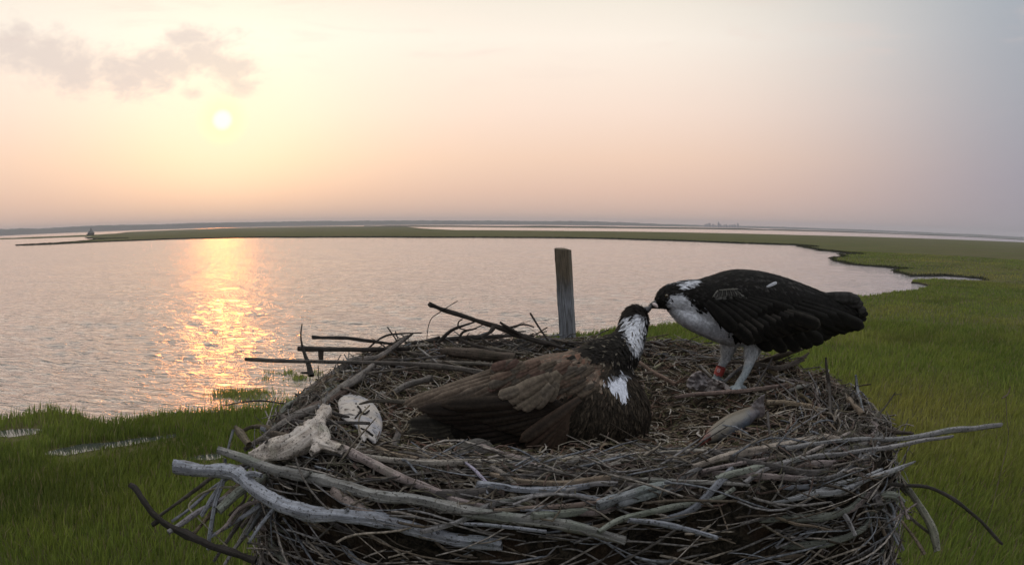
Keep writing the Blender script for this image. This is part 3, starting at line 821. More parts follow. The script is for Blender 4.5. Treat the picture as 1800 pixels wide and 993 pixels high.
H('dark upright forked twig standing in front of the fish tail', [([(1349, 724, 1.12), (1351, 755, 1.06), (1359, 779, 1.02), (1355, 808, .98)], (4, 5, 7, 6)), ([(1359, 779, 1.02), (1374, 764, 1.02)], (3, 2)), ([(1351, 750, 1.06), (1338, 736, 1.06)], (3, 1.5))], DGREY)
H('thin tan twig hanging down the dark hollow right of centre', [([(1261, 880, .86), (1268, 900, .85), (1279, 930, .83)], 3.4)], TAN)
H('wavy twig hanging beside the thin tan one', [([(1315, 886, .87), (1319, 900, .86), (1311, 912, .85), (1320, 932, .84)], 3.6)], DGREY)
H('straight dark twig slanting down the upper right face', [([(1374, 826, .93), (1395, 843, .92), (1420, 860, .91)], 4)], DGREY)
H('short straight twig beside the slanting dark one', [([(1411, 832, .93), (1434, 856, .91)], 4.5)], GREY)
H('crossed pair of pale twigs at the far lower right', [([(1568, 915, .88), (1590, 900, .89), (1612, 884, .90)], (4, 4)), ([(1580, 872, .90), (1590, 893, .89), (1597, 912, .88)], (4, 6))], PINK)

# right rim and back
H('upper of two dark tan branches sticking out behind the standing bird', [([(1318, 641, 1.56), (1350, 630, 1.57), (1385, 621, 1.58), (1413, 613, 1.6)], (7, 9, 8, 4))], (.13, .105, .075), rough=.3)
H('curved grey branch just below the upper dark one, right of the legs', [([(1321, 641, 1.50), (1340, 641, 1.50), (1366, 648, 1.5), (1391, 640, 1.51), (1410, 630, 1.52), (1422, 620, 1.53)], (7, 8, 9, 8, 3)), ([(1395, 638, 1.51), (1414, 633, 1.51)], (6, 4))], (.20, .17, .145))
H('slim tan stick slanting down to the right behind the fish', [([(1349, 648, 1.52), (1381, 670, 1.48), (1405, 691, 1.44), (1430, 712, 1.40)], (7, 7, 5))], (.19, .155, .09))
H('straight stick lying under the feet of the standing bird', [([(1186, 698, 1.32), (1230, 692, 1.33), (1300, 687, 1.345), (1340, 681, 1.355), (1385, 675, 1.37)], (6, 8, 8, 6))], (.27, .20, .17))
H('stout smooth tan stick right of the fish tail', [([(1347, 708, 1.30), (1380, 707, 1.29), (1420, 714, 1.27), (1445, 720, 1.26)], (9, 11, 10, 8))], (.30, .24, .17))
H('tall dark upright twig with a side shoot on the right rim', [([(1452, 628, 1.26), (1455, 660, 1.26), (1458, 691, 1.26), (1460, 735, 1.26)], (3, 6, 6, 7)), ([(1459, 692, 1.26), (1466, 684, 1.26)], (2, 1.5))], (.085, .075, .065))
H('tall pale bluish upright twig furthest right on the rim', [([(1504, 659, 1.22), (1508, 690, 1.22), (1518, 726, 1.21)], (4, 5, 4))], (.26, .28, .30))
H('short pale upright twig left of the tall dark one', [([(1431, 682, 1.28), (1436, 697, 1.28), (1443, 722, 1.28)], (4, 6, 5))], PINK)
H('tan stub with a rounded knob on the right rim', [([(1492, 702, 1.2), (1500, 712, 1.19), (1518, 730, 1.17)], (12, 9, 11))], TAN)
H('thin dark twig leaning out right with a frayed tip', [([(1574, 689, 1.15), (1558, 712, 1.15), (1540, 733, 1.14)], (2.2, 3.4)), ([(1570, 694, 1.15), (1583, 692, 1.15)], (1.6, 1))], (.10, .09, .07))
H('fine pale twig at the right edge above the brown stick', [([(1538, 736, 1.13), (1566, 748, 1.12)], 2.4)], PALE)
H('short dark brown stick at the right edge above the long ones', [([(1545, 752, 1.08), (1576, 760, 1.07), (1606, 762, 1.06)], (9, 9, 5)), ([(1582, 761, 1.07), (1602, 758, 1.07)], (3, 2))], (.12, .095, .075))
H('thin stick along the right rim behind the upright twigs', [([(1440, 716, 1.31), (1480, 722, 1.29), (1526, 727, 1.27)], 3)], (.22, .19, .13))
H('leaning dark twig just right of the birds back foot', [([(1328, 680, 1.38), (1345, 650, 1.42), (1358, 628, 1.45)], 3.6)], DGREY)
H('curved twig arching behind both legs of the standing bird', [([(1262, 646, 1.58), (1290, 636, 1.58), (1325, 640, 1.56)], (5, 6, 5))], (.19, .16, .13))
H('thick short stick between the feet of the standing bird', [([(1272, 672, 1.44), (1290, 656, 1.48), (1308, 643, 1.5)], (6, 6))], GREY)
H('pinkish stick slanting behind the neck of the sitting bird', [([(1121, 634, 1.56), (1150, 655, 1.48), (1188, 676, 1.42)], (6, 7, 7))], (.22, .155, .12))
H('pale yellow splinter on the back rim between the birds', [([(1149, 648, 1.52), (1166, 637, 1.54)], (6, 3))], (.38, .36, .24))
H('short level stick on the back rim between the birds', [([(1130, 656, 1.48), (1175, 653, 1.48)], 5)], (.20, .16, .125))
H('short stub slanting left of the red leg band', [([(1230, 642, 1.53), (1251, 662, 1.47)], 5)], PALE)

# back left: dark branches against the water
H('long dark branch with forked side twigs rising highest over the water', [([(755, 534, 1.72), (780, 543, 1.74), (820, 556, 1.76), (850, 567, 1.78), (880, 576, 1.8), (910, 587, 1.82), (950, 599, 1.84), (990, 612, 1.86)], (10, 8, 9, 8, 9, 9, 6)), ([(879, 566, 1.8), (897, 578, 1.8), (915, 588, 1.82)], (3.5, 6)), ([(897, 576, 1.8), (920, 570, 1.81), (939, 575, 1.82)], (4, 3, 2.5)), ([(869, 573, 1.78), (864, 582, 1.76), (850, 588, 1.75), (848, 595, 1.75), (860, 603, 1.74), (878, 607, 1.74)], (9, 5, 4, 2.5))], (.06, .05, .042))
H('hair-thin twig crossing the highest dark branch', [([(804, 529, 1.73), (776, 547, 1.73), (755, 564, 1.73), (750, 600, 1.73)], (1.6, 1.3))], (.05, .045, .04))
H('straight thin dark twig leaning just left of the square post', [([(932, 550, 1.92), (948, 576, 1.9), (967, 603, 1.88)], (3, 3.6))], DARK)
H('dark branching twig fanning up left of the highest branch', [([(770, 602, 1.8), (792, 582, 1.8), (808, 575, 1.8), (834, 566, 1.8)], (5, 5, 3)), ([(805, 575, 1.8), (806, 566, 1.8), (813, 561, 1.8)], (2.6, 2)), ([(808, 577, 1.8), (826, 580, 1.8), (852, 569, 1.8)], (2.6, 2))], DARK)
H('small hooked dark twig beneath the branching one', [([(808, 592, 1.83), (814, 583, 1.83), (826, 580, 1.83), (838, 577, 1.83)], (5, 4, 2.5)), ([(818, 594, 1.83), (825, 585, 1.83)], (2, 1.5))], DARK)
H('long low dark branch lying along the very back of the nest', [([(712, 603, 1.9), (770, 598, 1.91), (810, 593, 1.92), (860, 592, 1.93), (910, 591, 1.93), (940, 590, 1.93)], (7, 8, 8, 6, 3))], DARK)
H('stubby dark twig rising from the low back branch', [([(752, 599, 1.9), (773, 592, 1.9)], (6, 4))], DARK)
H('dark flat-ended stick pointing left over the water, the topmost on the left', [([(549, 593, 1.72), (572, 594, 1.72), (614, 594, 1.73), (655, 600, 1.75), (697, 606, 1.78)], (7, 6, 6, 5))], DARK)
H('thin dark twig arching across the topmost left stick', [([(648, 612, 1.76), (667, 596, 1.76), (692, 587, 1.77), (741, 585, 1.78)], (3, 4, 2.6)), ([(705, 588, 1.77), (716, 595, 1.77)], (2, 2))], DARK)
H('two fine crossed dark twigs sprouting on the left back rim', [([(681, 575, 1.76), (701, 604, 1.76)], (2.4, 3)), ([(695, 582, 1.76), (700, 598, 1.76)], (2, 2))], DARK)
H('thick dark twig leaning up right beside the crossed fine twigs', [([(672, 626, 1.68), (694, 608, 1.72), (712, 596, 1.74), (726, 586, 1.75)], (8, 7, 7, 3))], (.09, .078, .065))
H('flat dark board end jutting left over the water, second from the top', [([(524, 613, 1.68), (567, 614, 1.69), (614, 615, 1.7), (661, 614, 1.72), (720, 612, 1.75)], (9, 9, 8, 8))], (.065, .055, .048))
H('short upright dark block under the jutting board', [([(564, 617, 1.69), (564, 632, 1.68)], (10, 9))], (.05, .035, .025))
H('longest straight dark stick jutting left over the water', [([(431, 631, 1.48), (505, 635, 1.5), (598, 636, 1.54), (692, 637, 1.58), (739, 640, 1.6), (786, 645, 1.6), (850, 655, 1.58)], (7, 7, 7, 9, 11, 9))], (.13, .115, .10))
H('dark upright twig swelling towards its foot at the left edge', [([(531, 569, 1.62), (529, 592, 1.62), (533, 614, 1.61), (541, 635, 1.6), (547, 660, 1.58)], (2, 3, 4, 8, 11)), ([(546, 655, 1.58), (528, 655, 1.58)], (6, 2))], DARK)
H('crooked grey branch winding down the left back side', [([(718, 590, 1.72), (700, 605, 1.7), (680, 618, 1.68), (661, 629, 1.65), (625, 632, 1.60), (605, 645, 1.56), (573, 664, 1.5), (543, 684, 1.46), (530, 694, 1.44)], (5, 8, 10, 11, 13, 12, 11, 9))], (.17, .15, .135))
H('long heavy branch sloping down the whole left flank', [([(657, 641, 1.52), (640, 654, 1.49), (623, 668, 1.45), (592, 687, 1.38), (567, 707, 1.32), (520, 732, 1.24), (474, 763, 1.16), (430, 790, 1.1)], (9, 12, 14, 14, 15, 13, 8))], (.18, .165, .15))
H('second branch beside the heavy one on the left flank', [([(612, 683, 1.42), (580, 701, 1.36), (536, 722, 1.29), (495, 746, 1.22)], (8, 14, 13, 9))], (.12, .085, .07))
H('thin dark stick sloping on the outer left flank', [([(556, 693, 1.38), (535, 715, 1.33), (512, 742, 1.27)], (6, 5))], (.14, .12, .10))
H('arched thin dark twig reaching left over the shore', [([(391, 713, 1.3), (427, 706, 1.3), (467, 704, 1.3), (513, 710, 1.3)], (1.8, 2.6, 3))], (.05, .045, .038))
H('gnarled dark curved stick at the left edge over the grass', [([(428, 756, 1.22), (440, 750, 1.22), (456, 749, 1.21), (480, 757, 1.2)], (7, 7, 8))], (.10, .085, .055))
H('stubby tan wood chunk at the left edge above the ragged branch', [([(413, 749, 1.14), (422, 762, 1.13), (438, 782, 1.1)], (7, 14, 10))], (.16, .135, .095))
H('short slim grey stick left of the stubby tan chunk', [([(410, 755, 1.13), (404, 775, 1.1), (399, 795, 1.06)], 5)], (.17, .18, .19))
H('charred black branch end leaning out at the lower left', [([(229, 852, .93), (240, 862, .92), (256, 884, .91), (281, 912, .90), (320, 934, .88), (380, 962, .86), (450, 985, .86)], (9, 10, 11, 14, 12)), ([(281, 912, .9), (268, 922, .9)], (9, 6))], (.035, .03, .026), rough=.35)
H('dark twig slanting down left beneath the thick bent branch', [([(450, 812, .98), (410, 823, .98), (373, 838, .97), (345, 858, .95), (324, 874, .94), (280, 906, .92)], (6, 7, 6))], (.10, .09, .075))
H('thin pale looping twig at the lower left', [([(420, 855, .95), (387, 856, .95), (356, 865, .94), (333, 884, .93), (335, 897, .92), (358, 920, .91), (400, 960, .9)], (4, 3.4, 2.6))], (.27, .25, .18))
H('upright bluish stick crossing behind the thick bent branch', [([(396, 806, .98), (393, 843, .96), (380, 880, .93), (370, 935, .89), (366, 965, .88)], (6, 7, 8, 7))], (.20, .215, .24))
H('second bluish stick fanned at the lower left', [([(405, 815, .98), (390, 846, .96), (372, 875, .93), (354, 906, .91)], (7, 8))], (.17, .18, .2))
H('outer fanned stick at the bottom left', [([(470, 846, .97), (400, 872, .94), (352, 896, .92), (326, 914, .90), (296, 935, .88)], (8, 9))], (.20, .19, .20))
H('stout greenish stub in the fan at the lower left', [([(470, 838, .96), (440, 852, .95), (421, 864, .94), (405, 878, .93), (384, 898, .91)], (13, 17, 14))], GREEN)
H('crooked twig beneath the greenish stub', [([(480, 872, .95), (452, 880, .93), (425, 890, .92), (405, 912, .9), (398, 922, .89), (380, 938, .88)], (7, 6))], (.20, .17, .16))
H('slim bluish twig in the lower left fan', [([(440, 818, .98), (405, 838, .97), (371, 860, .95), (340, 888, .93), (302, 916, .91)], (6, 6, 5))], (.16, .165, .185))
H('thick pinkish log half hidden beneath the long ragged branch', [([(585, 862, .93), (612, 880, .90), (638, 898, .875), (668, 912, .86)], (22, 24, 18))], (.23, .19, .17), name='log')
H('brown stick low in the shadow right of the pinkish log', [([(650, 903, .86), (700, 902, .855), (762, 894, .855)], (8, 10, 8))], (.10, .08, .06))
H('thin tan stalk above the ragged branch on the left', [([(606, 846, .96), (630, 834, .97), (652, 828, .98)], 3.4)], TAN)
H('pair of thin sticks left of the front centre', [([(618, 850, .93), (662, 843, .935), (708, 845, .93)], (4, 5)), ([(628, 842, .95), (690, 838, .945)], (3, 3))], DGREY)
H('thin pale twig stub under the ragged branch', [([(658, 869, .88), (664, 882, .87), (675, 902, .86)], 3.4)], PINK)
H('second thin pale twig stub under the ragged branch', [([(668, 880, .87), (680, 890, .86), (693, 917, .85)], 3)], TAN)
H('hair-thin bent twig crossing the long branches at the front', [([(775, 858, .90), (748, 880, .86), (733, 900, .835), (724, 926, .82)], 2.2)], TAN)
H('straight pale twig leaning right of the speckled slab', [([(666, 709, 1.22), (677, 729, 1.19), (708, 761, 1.14)], (3, 4))], TAN)
H('thin looping tendril draped over the speckled slab', [([(650, 712, 1.13), (634, 730, 1.10), (632, 750, 1.07), (645, 774, 1.05), (668, 790, 1.04), (684, 800, 1.03)], 2.6)], (.26, .22, .16))
H('pointed dark stick lying across the top of the speckled slab', [([(632, 710, 1.17), (661, 704, 1.2), (720, 707, 1.22)], (3, 7, 7))], (.11, .095, .075))
H('thin looping vine inside the left back of the nest', [([(640, 652, 1.56), (646, 682, 1.44), (680, 702, 1.38), (725, 703, 1.36)], 2.8)], (.20, .17, .13))
H('pale straight twig on the inner left wall', [([(735, 611, 1.8), (762, 632, 1.72), (772, 640, 1.7)], 3)], PALE)
H('long thin pale twig slanting to the sitting birds wing', [([(778, 634, 1.72), (820, 648, 1.64), (842, 664, 1.58)], 3)], (.24, .20, .155))
H('grey stick along the inner back wall above the wing', [([(748, 635, 1.73), (800, 637, 1.72), (870, 641, 1.7)], (7, 7, 5))], (.20, .175, .15))
H('brown board half buried at the back beneath the dark branches', [([(775, 617, 1.78), (830, 621, 1.76), (905, 628, 1.74)], (10, 22, 14))], (.115, .09, .07), rough=.2)
H('narrow pale board edge along the back rim', [([(820, 609, 1.84), (860, 612, 1.83), (925, 622, 1.8)], (4, 6, 5))], (.19, .165, .135))
H('crooked dark stick crossing the brown board', [([(804, 594, 1.84), (832, 606, 1.81), (855, 612, 1.79), (888, 628, 1.74)], (6, 6, 4))], (.075, .062, .052))
H('thick shadowed log inside the left bowl of the nest', [([(690, 690, 1.42), (715, 676, 1.45), (760, 664, 1.48)], (9, 11, 10))], (.16, .145, .13), name='log')
H('lone thin stalk with a bent pale tip standing at the far right', [([(1776, 679, 1.25), (1772, 692, 1.25), (1761, 700, 1.25)], (2.4, 3, 2)), ([(1768, 697, 1.25), (1770, 730, 1.24), (1766, 800, 1.22), (1700, 1000, 1.15), (1600, 1060, 1.1)], (1.4, 1.2, 1.2, 1.6))], (.20, .16, .12))

# ------------------------------------------------------------------ many similar thin sticks woven between the large ones
def fillers():
    rng = random.Random(77)
    zones = [
        (92, math.pi * 1.12, math.pi * 1.90, (.95, 1.14), (.14, .48), (.0022, .0060), [GREY, BLUE, TAN, PINK, DGREY, GREEN, (.17, .16, .15)], 'thin %s stick among many alike packed in the %s third of the front wall', 'thin sticks packed in the front wall'),
        (40, math.pi * .78, math.pi * 1.14, (.86, 1.08), (.10, .38), (.0022, .006), [DGREY, (.14, .12, .10), BROWN, (.17, .155, .14)], 'weathered %s stick among many alike heaped on the %s part of the left flank', 'sticks heaped on the left flank'),
        (26, math.pi * .28, math.pi * .78, (.82, 1.0), (.10, .34), (.0015, .0045), [DGREY, DARK, (.17, .15, .12), (.13, .11, .09)], 'thin %s stick among many alike in the %s third of the back rim', 'sticks woven along the back rim'),
        (28, -math.pi * .12, math.pi * .28, (.84, 1.03), (.07, .26), (.0014, .004), [TAN, DGREY, PALE, PINK, (.15, .13, .10)], 'short thin %s stick among many alike on the %s part of the right rim', 'short sticks on the right rim')]
    for zi, (n, a0, a1, rr, ll, rad, cols, lab, grp) in enumerate(zones):
        for i in range(n):
            a = rng.uniform(a0, a1); r = rng.uniform(*rr); R = r * nr_(a)
            x = NC[0] + R * math.cos(a); y = NC[1] + R * math.sin(a)
            rd = rng.uniform(*rad)
            if rng.random() < .15: rd *= 1.5
            zc = zs(x, y, False) + rd * rng.uniform(.3, 1.8)
            if r > 1: # out on the wall: choose the height, stand just proud of the wall
                zc = ZT - .03 - rng.uniform(0, .34)
                R = (1 + (ZT - .035 - zc) / ws_(a)) * nr_(a) + rd + rng.uniform(0, .008); x = NC[0] + R * math.cos(a); y = NC[1] + R * math.sin(a)
            ln = rng.uniform(*ll)
            tan = Vector((-math.sin(a), math.cos(a), 0)); out = Vector((math.cos(a), math.sin(a), 0))
            d = (tan + out * rng.gauss(0, .12) + Vector((0, 0, rng.gauss(0, .10)))).normalized()
            c = Vector((x, y, zc)); bend = rng.gauss(0, .04) - (.5 * ln * ln / NR / 2) * .9 / max(ln, .01)
            pts = []
            for t in (-.5, -.2, .15, .5):
                pts.append(c + d * ln * t + out * (bend * (2 * t) ** 2 * (1 if t else 0)) + Vector((0, 0, rng.gauss(0, .006))))
            ci = rng.choice(cols)
            lum = sum(ci) / 3; cw = 'pale' if lum > .28 else 'bluish' if ci[2] > ci[0] * 1.08 else 'dark' if lum < .105 else 'tan' if ci[0] > ci[2] * 1.35 else 'grey'
            sec = ('left', 'middle', 'right')[0 if x < NC[0] - .2 else 1 if x < NC[0] + .2 else 2] if zi in (0, 2) else ('near', 'far')[0 if y < NC[1] - .1 else 1]
            lb = lab % (cw, sec)
            make_stick(lb, [(pts, [rd * .8, rd * 1.1, rd, rd * .5])], ci, 'stick', grp, seg=7, wig=1.5)
fillers()
rg2 = random.Random(41)  # splayed lower corners
for i in range(11):
    x0 = rg2.uniform(425, 500); y0 = rg2.uniform(835, 900); a_ = rg2.uniform(.75, 1.7); ln = rg2.uniform(60, 130)
    x1 = x0 - ln * math.cos(a_ - .35) - 10; y1 = y0 + ln * math.sin(a_) * .9; yy = rg2.uniform(.90, .97)
    H('thin weathered stick splaying outward among others at the bottom left corner of the nest', [([(x0, y0, yy + .03), ((x0 + x1) / 2 + rg2.gauss(0, 6), (y0 + y1) / 2 + rg2.gauss(0, 6), yy + .01), (x1, y1, yy - .02)], (rg2.uniform(4, 9), rg2.uniform(3, 7)))], rg2.choice([GREY, BLUE, TAN, DGREY, (.15, .13, .11)]), group='sticks splaying at the bottom left corner')
for i in range(11):
    x0 = rg2.uniform(1500, 1575); y0 = rg2.uniform(835, 890); ln = rg2.uniform(60, 120); a_ = rg2.uniform(.6, 1.5)
    x1 = x0 + ln * math.cos(a_) + 8; y1 = y0 + ln * math.sin(a_); yy = rg2.uniform(.93, 1.0)
    H('thin weathered stick splaying outward among others at the bottom right corner of the nest', [([(x0, y0, yy + .02), ((x0 + x1) / 2 + rg2.gauss(0, 6), (y0 + y1) / 2 + rg2.gauss(0, 6), yy), (x1, y1, yy - .02)], (rg2.uniform(4, 9), rg2.uniform(3, 7)))], rg2.choice([GREY, BLUE, TAN, DGREY, (.15, .13, .11)]), group='sticks splaying at the bottom right corner')
def loose_twigs():
    rng = random.Random(99); V = []; Fc = []; UV = []; C = []
    pal = [(.16, .15, .145), (.12, .11, .10), (.20, .17, .135), (.09, .08, .07), (.15, .155, .165), (.25, .22, .19), (.07, .055, .04)]
    for i in range(2700):
        a = rng.uniform(0, 2 * math.pi) if i % 3 == 0 else rng.uniform(math.pi * 1.05, math.pi * 1.98)
        wall = rng.random() < (.76 if math.sin(a) < .1 else .1)
        if wall:
            drop = rng.uniform(-.01, .44); R = (1 + max(0, drop) / ws_(a)) * nr_(a) + rng.uniform(.004, .014); zc = ZT - .035 - drop
        else:
            r = rng.uniform(.70, 1.0); R = r * nr_(a); zc = zs(NC[0] + R * math.cos(a), NC[1] + R * math.sin(a), False) + rng.uniform(.002, .014)
        x = NC[0] + R * math.cos(a); y = NC[1] + R * math.sin(a)
        e = .02; a2 = a + e; q2 = nr_(a2) * R / nr_(a)
        tan = Vector((NC[0] + q2 * math.cos(a2) - x, NC[1] + q2 * math.sin(a2) - y, 0)).normalized()
        out = Vector((tan.y, -tan.x, 0)); ln = rng.choice((.05, .08, .12, .18)) * rng.uniform(.7, 1.3)
        d = (tan + out * rng.gauss(0, .20) + Vector((0, 0, rng.gauss(0, .30)))).normalized()
        c = Vector((x, y, zc)); n = 6; bn = rng.gauss(0, .08) * ln; bz = rng.gauss(0, .08) * ln
        pts = [c + d * ln * (t / n - .5) + out * bn * math.sin(t / n * 3.1) + Vector((0, 0, bz * math.sin(t / n * 3.1 + 1))) for t in range(n + 1)]
        rd = rng.uniform(.0008, .0024); b0 = len(V)
        tube_geo(pts, [rd * .9] * n + [rd * .4], V, Fc, UV, i, .2, 5)
        col = rng.choice(pal); f = rng.uniform(.7, 1.2); C += [tuple(k * f for k in col)] * (len(V) - b0)
    me = mesh_np('loose_twigs', V, Fc); set_col(me, C)
    o = link('loose_twigs', me, attr_mat('loose_twigs', nscale=150, amt=.6, bmp=.6), None)
    tag(o, 'countless thin broken twigs filling the gaps of the nest wall', 'twigs', kind='stuff')
loose_twigs()

# ------------------------------------------------------------------ inflated pieces traced from an outline, with real thickness
def inflate(name, outline, Y, thick, mat_, label, cat, centre=None, dY=0.0, rings=12, wob=.0015, npts=90, parent=None, flat=1.0):
    pts = [Vector((x, y, 0)) for x, y in outline]; pts.append(pts[0])
    o2 = catmull(pts, npts + 1)[:-1]
    cx = centre[0] if centre else sum(p.x for p in pts[:-1]) / (len(pts) - 1); cy = centre[1] if centre else sum(p.y for p in pts[:-1]) / (len(pts) - 1)
    ymin = min(p.y for p in pts); ymax = max(p.y for p in pts)
    fit = None
    if Y is None:
        A_ = []; B_ = []
        for p in pts[:-1] + [Vector((cx, cy, 0))]:
            h = hit(p.x, p.y, .006)
            if h is not None and h.z > ZT - .3: A_.append((1, p.x - cx, p.y - cy)); B_.append(h.y)
        fit = np.linalg.lstsq(np.array(A_), np.array(B_), rcond=None)[0]
        fit[0] -= max(0, max(float(np.dot(a, fit)) - c for a, c in zip(A_, B_))) * .7 + dY
    def w3(x, y, off):
        Yl = Y + dY * (ymax - y) / (ymax - ymin) if fit is None else float(fit[0] + fit[1] * (x - cx) + fit[2] * (y - cy))
        q = P(x, y, Yl); return q + ray(x, y) * off
    V = []; Fc = []; n = len(o2)
    for side in (-1, 1):
        for k in range(rings):
            s = math.sin((k + 1 if side < 0 else rings - k) / (rings + .0) * math.pi / 2) if side < 0 else math.sin((rings - k) / rings * math.pi / 2)
            if side > 0 and k == 0: continue
            f = (k + 1) / rings if side < 0 else (rings - k) / rings
            s = math.sin(f * math.pi / 2); h = math.cos(f * math.pi / 2) ** flat
            for p in o2:
                q = w3(cx + (p.x - cx) * s, cy + (p.y - cy) * s, side * thick * h)
                nn = noise.noise(q * 45) * wob * 2 + noise.noise(q * 130) * wob
                V.append(q + ray(p.x, p.y) * nn)
    m = len(V) // n
    for i in range(m - 1):
        for j in range(n):
            a = i * n + j; b2 = i * n + (j + 1) % n; Fc.append((a, b2, b2 + n, a + n))
    c0 = len(V); V.append(w3(cx, cy, -thick)); c1 = len(V); V.append(w3(cx, cy, thick))
    for j in range(n):
        Fc.append((c0, (j + 1) % n, j)); Fc.append((c1, (m - 1) * n + j, (m - 1) * n + (j + 1) % n))
    me = mesh_np(name, V, Fc)
    o = link(name, me, mat_, parent)
    if label: tag(o, label, cat)
    return o
def speck_mat(name, base, dark, scale=60, amount=(.60, .66), tint=(.5, .5, .52), rough=.7, bmp=.4):
    m, nb, bs = mat(name)
    ob = nb.node('ShaderNodeTexCoord').outputs['Object']
    a_ = nb.noise(nb.vmath('MULTIPLY', ob, (1, 1, 1.6)), scale, 3, .55, .8); b_ = nb.noise(ob, 16, 4, .6, .5); c_ = nb.noise(nb.vmath('MULTIPLY', ob, (1, 1, 3)), 90, 4, .6, 1)
    c = nb.mix(nb.mapr(b_, .42, .66, 0, .9), (*base, 1), (*tint, 1))
    c = nb.mix(nb.mapr(c_, .5, .75, 0, .5), c, (*[v * .5 for v in base], 1))
    c = nb.mix(nb.mapr(a_, amount[0], amount[1], 0, .95), c, (*dark, 1))
    nb.l.new(c, bs.inputs['Base Color']); bs.inputs['Roughness'].default_value = rough; bs.inputs['Specular IOR Level'].default_value = .3
    bump(nb, bs, nb.math('ADD', c_, b_), bmp, .006)
    return m
SPECK = speck_mat('bleached_bark', (.40, .36, .32), (.03, .026, .022), 90, (.60, .65), (.24, .25, .285))
inflate('pale_slab', [(596, 722), (594, 708), (600, 698), (612, 693), (632, 695), (650, 704), (662, 716), (671, 736), (672, 752), (666, 770), (658, 780), (646, 771), (640, 777), (630, 764), (629, 756), (618, 748), (606, 740), (597, 732)], None, .050, SPECK, 'bleached whitish slab with rounded top and dark specks left of the brown bird', 'driftwood slab', (634, 735), dY=.03, wob=.006, flat=1.0)
DRIFT = speck_mat('worn_driftwood', (.33, .295, .26), (.04, .034, .03), 44, (.57, .64), (.20, .215, .25), .8, .8)
H('broad pale forked driftwood stump with dark cracks on the left rim', [([(572, 717), (566, 735), (554, 752), (540, 768), (512, 784), (476, 796), (440, 800)], (16, 24, 30, 42, 48, 38, 12)), ([(560, 750), (566, 766), (562, 782), (548, 796)], (22, 30, 24, 12)), ([(545, 770), (572, 780), (600, 790)], (26, 22, 16)), ([(520, 782), (500, 774), (480, 772)], (26, 18, 10))], (.37, .335, .30), name='driftwood_stump', lift=.03, rough=.32, seg=22)
H('dark hollow twig lying over the broad pale slab', [([(505, 764, 1.07), (530, 762, 1.07), (560, 766, 1.07), (586, 760, 1.09)], (4, 3, 2))], (.04, .035, .03))
H('stub of dark bark on top of the broad pale slab', [([(478, 762, 1.12), (493, 764, 1.11), (510, 768, 1.09), (522, 776, 1.06)], (10, 12, 14, 10))], (.13, .105, .08), rough=.4)
DOWN = speck_mat('grey_down', (.085, .078, .065), (.03, .026, .02), 70, (.5, .7), (.12, .11, .10), 1, 1)
inflate('grey_lump', [(776, 800), (790, 790), (805, 783), (822, 774), (840, 770), (858, 775), (870, 786), (876, 800), (868, 812), (830, 815), (790, 812)], 1.10, .03, DOWN, 'dull grey rounded lump showing under the sitting brown bird', 'lump', (828, 797))
PAPER = speck_mat('dry_scrap', (.36, .31, .28), (.06, .03, .025), 90, (.55, .68), (.22, .20, .20), .8, 1)
inflate('dried_scrap', [(1207, 668), (1218, 656), (1232, 652), (1246, 662), (1262, 668), (1276, 674), (1284, 684), (1266, 688), (1244, 690), (1222, 686), (1208, 680)], 1.41, .012, PAPER, 'crumpled pale dried scrap lying beside the banded foot', 'scrap', (1240, 674), wob=.014, flat=.5)


SLAB = bpy.data.objects['pale_slab']
for pth, lab in (([(629, 714), (634, 721), (629, 729), (624, 735)], 'upper forked dark crack'), ([(633, 722), (641, 727), (649, 721)], 'curved dark crack like a smile'), ([(655, 765), (645, 757), (634, 752)], None)):
    # laid on the rounded face of the slab
    me_ = SLAB.data; out_ = []
    for (x, y) in pth:
        best = min(me_.vertices, key=lambda v: (proj(v.co)[0] - x) ** 2 + (proj(v.co)[1] - y) ** 2 + (v.co - CAM).length * 60)
        out_.append((x, y, best.co.y - .008))
    o = make_stick(None, [([P(*c) for c in out_], [.0022, .0015])], (.02, .018, .016), 'crack')
    del o['category']; o.parent = SLAB
    if lab: o['label'] = lab

# ------------------------------------------------------------------ birds
def m_px(px, py, Y):             # metres per photo pixel at that place
    return (P(px, py, Y) - CAM).length / F
def loft(V, Fc, secs, n=44, seg=26, blunt=.35):
    """secs: (px, py, Y, half height in photo pixels, half depth in metres)"""
    C = [P(s[0], s[1], s[2]) for s in secs]
    cp = catmull(C, n)
    u = np.linspace(0, 1, n); us = np.linspace(0, 1, len(secs))
    hh = [s[3] * m_px(s[0], s[1], s[2]) for s in secs]; hd = [s[4] for s in secs]
    hh = catmull([Vector((h, d, 0)) for h, d in zip(hh, hd)], n)
    base = len(V)
    for i, p in enumerate(cp):
        t = (cp[min(i + 1, n - 1)] - cp[max(i - 1, 0)]).normalized()
        view = (p - CAM).normalized()
        A = t.cross(view)
        A = A.normalized() if A.length > .05 else Vector((0, 0, 1))
        B = t.cross(A).normalized()
        for j in range(seg):
            a = j / seg * 2 * math.pi
            V.append(p + A * (math.cos(a) * max(hh[i].x, .0005)) + B * (math.sin(a) * max(hh[i].y, .0005)))
    for i in range(n - 1):
        for j in range(seg):
            a = base + i * seg + j; b2 = base + i * seg + (j + 1) % seg; Fc.append((a, b2, b2 + seg, a + seg))
    Fc.append(tuple(base + j for j in range(seg))[::-1]); Fc.append(tuple(base + (n - 1) * seg + j for j in range(seg)))
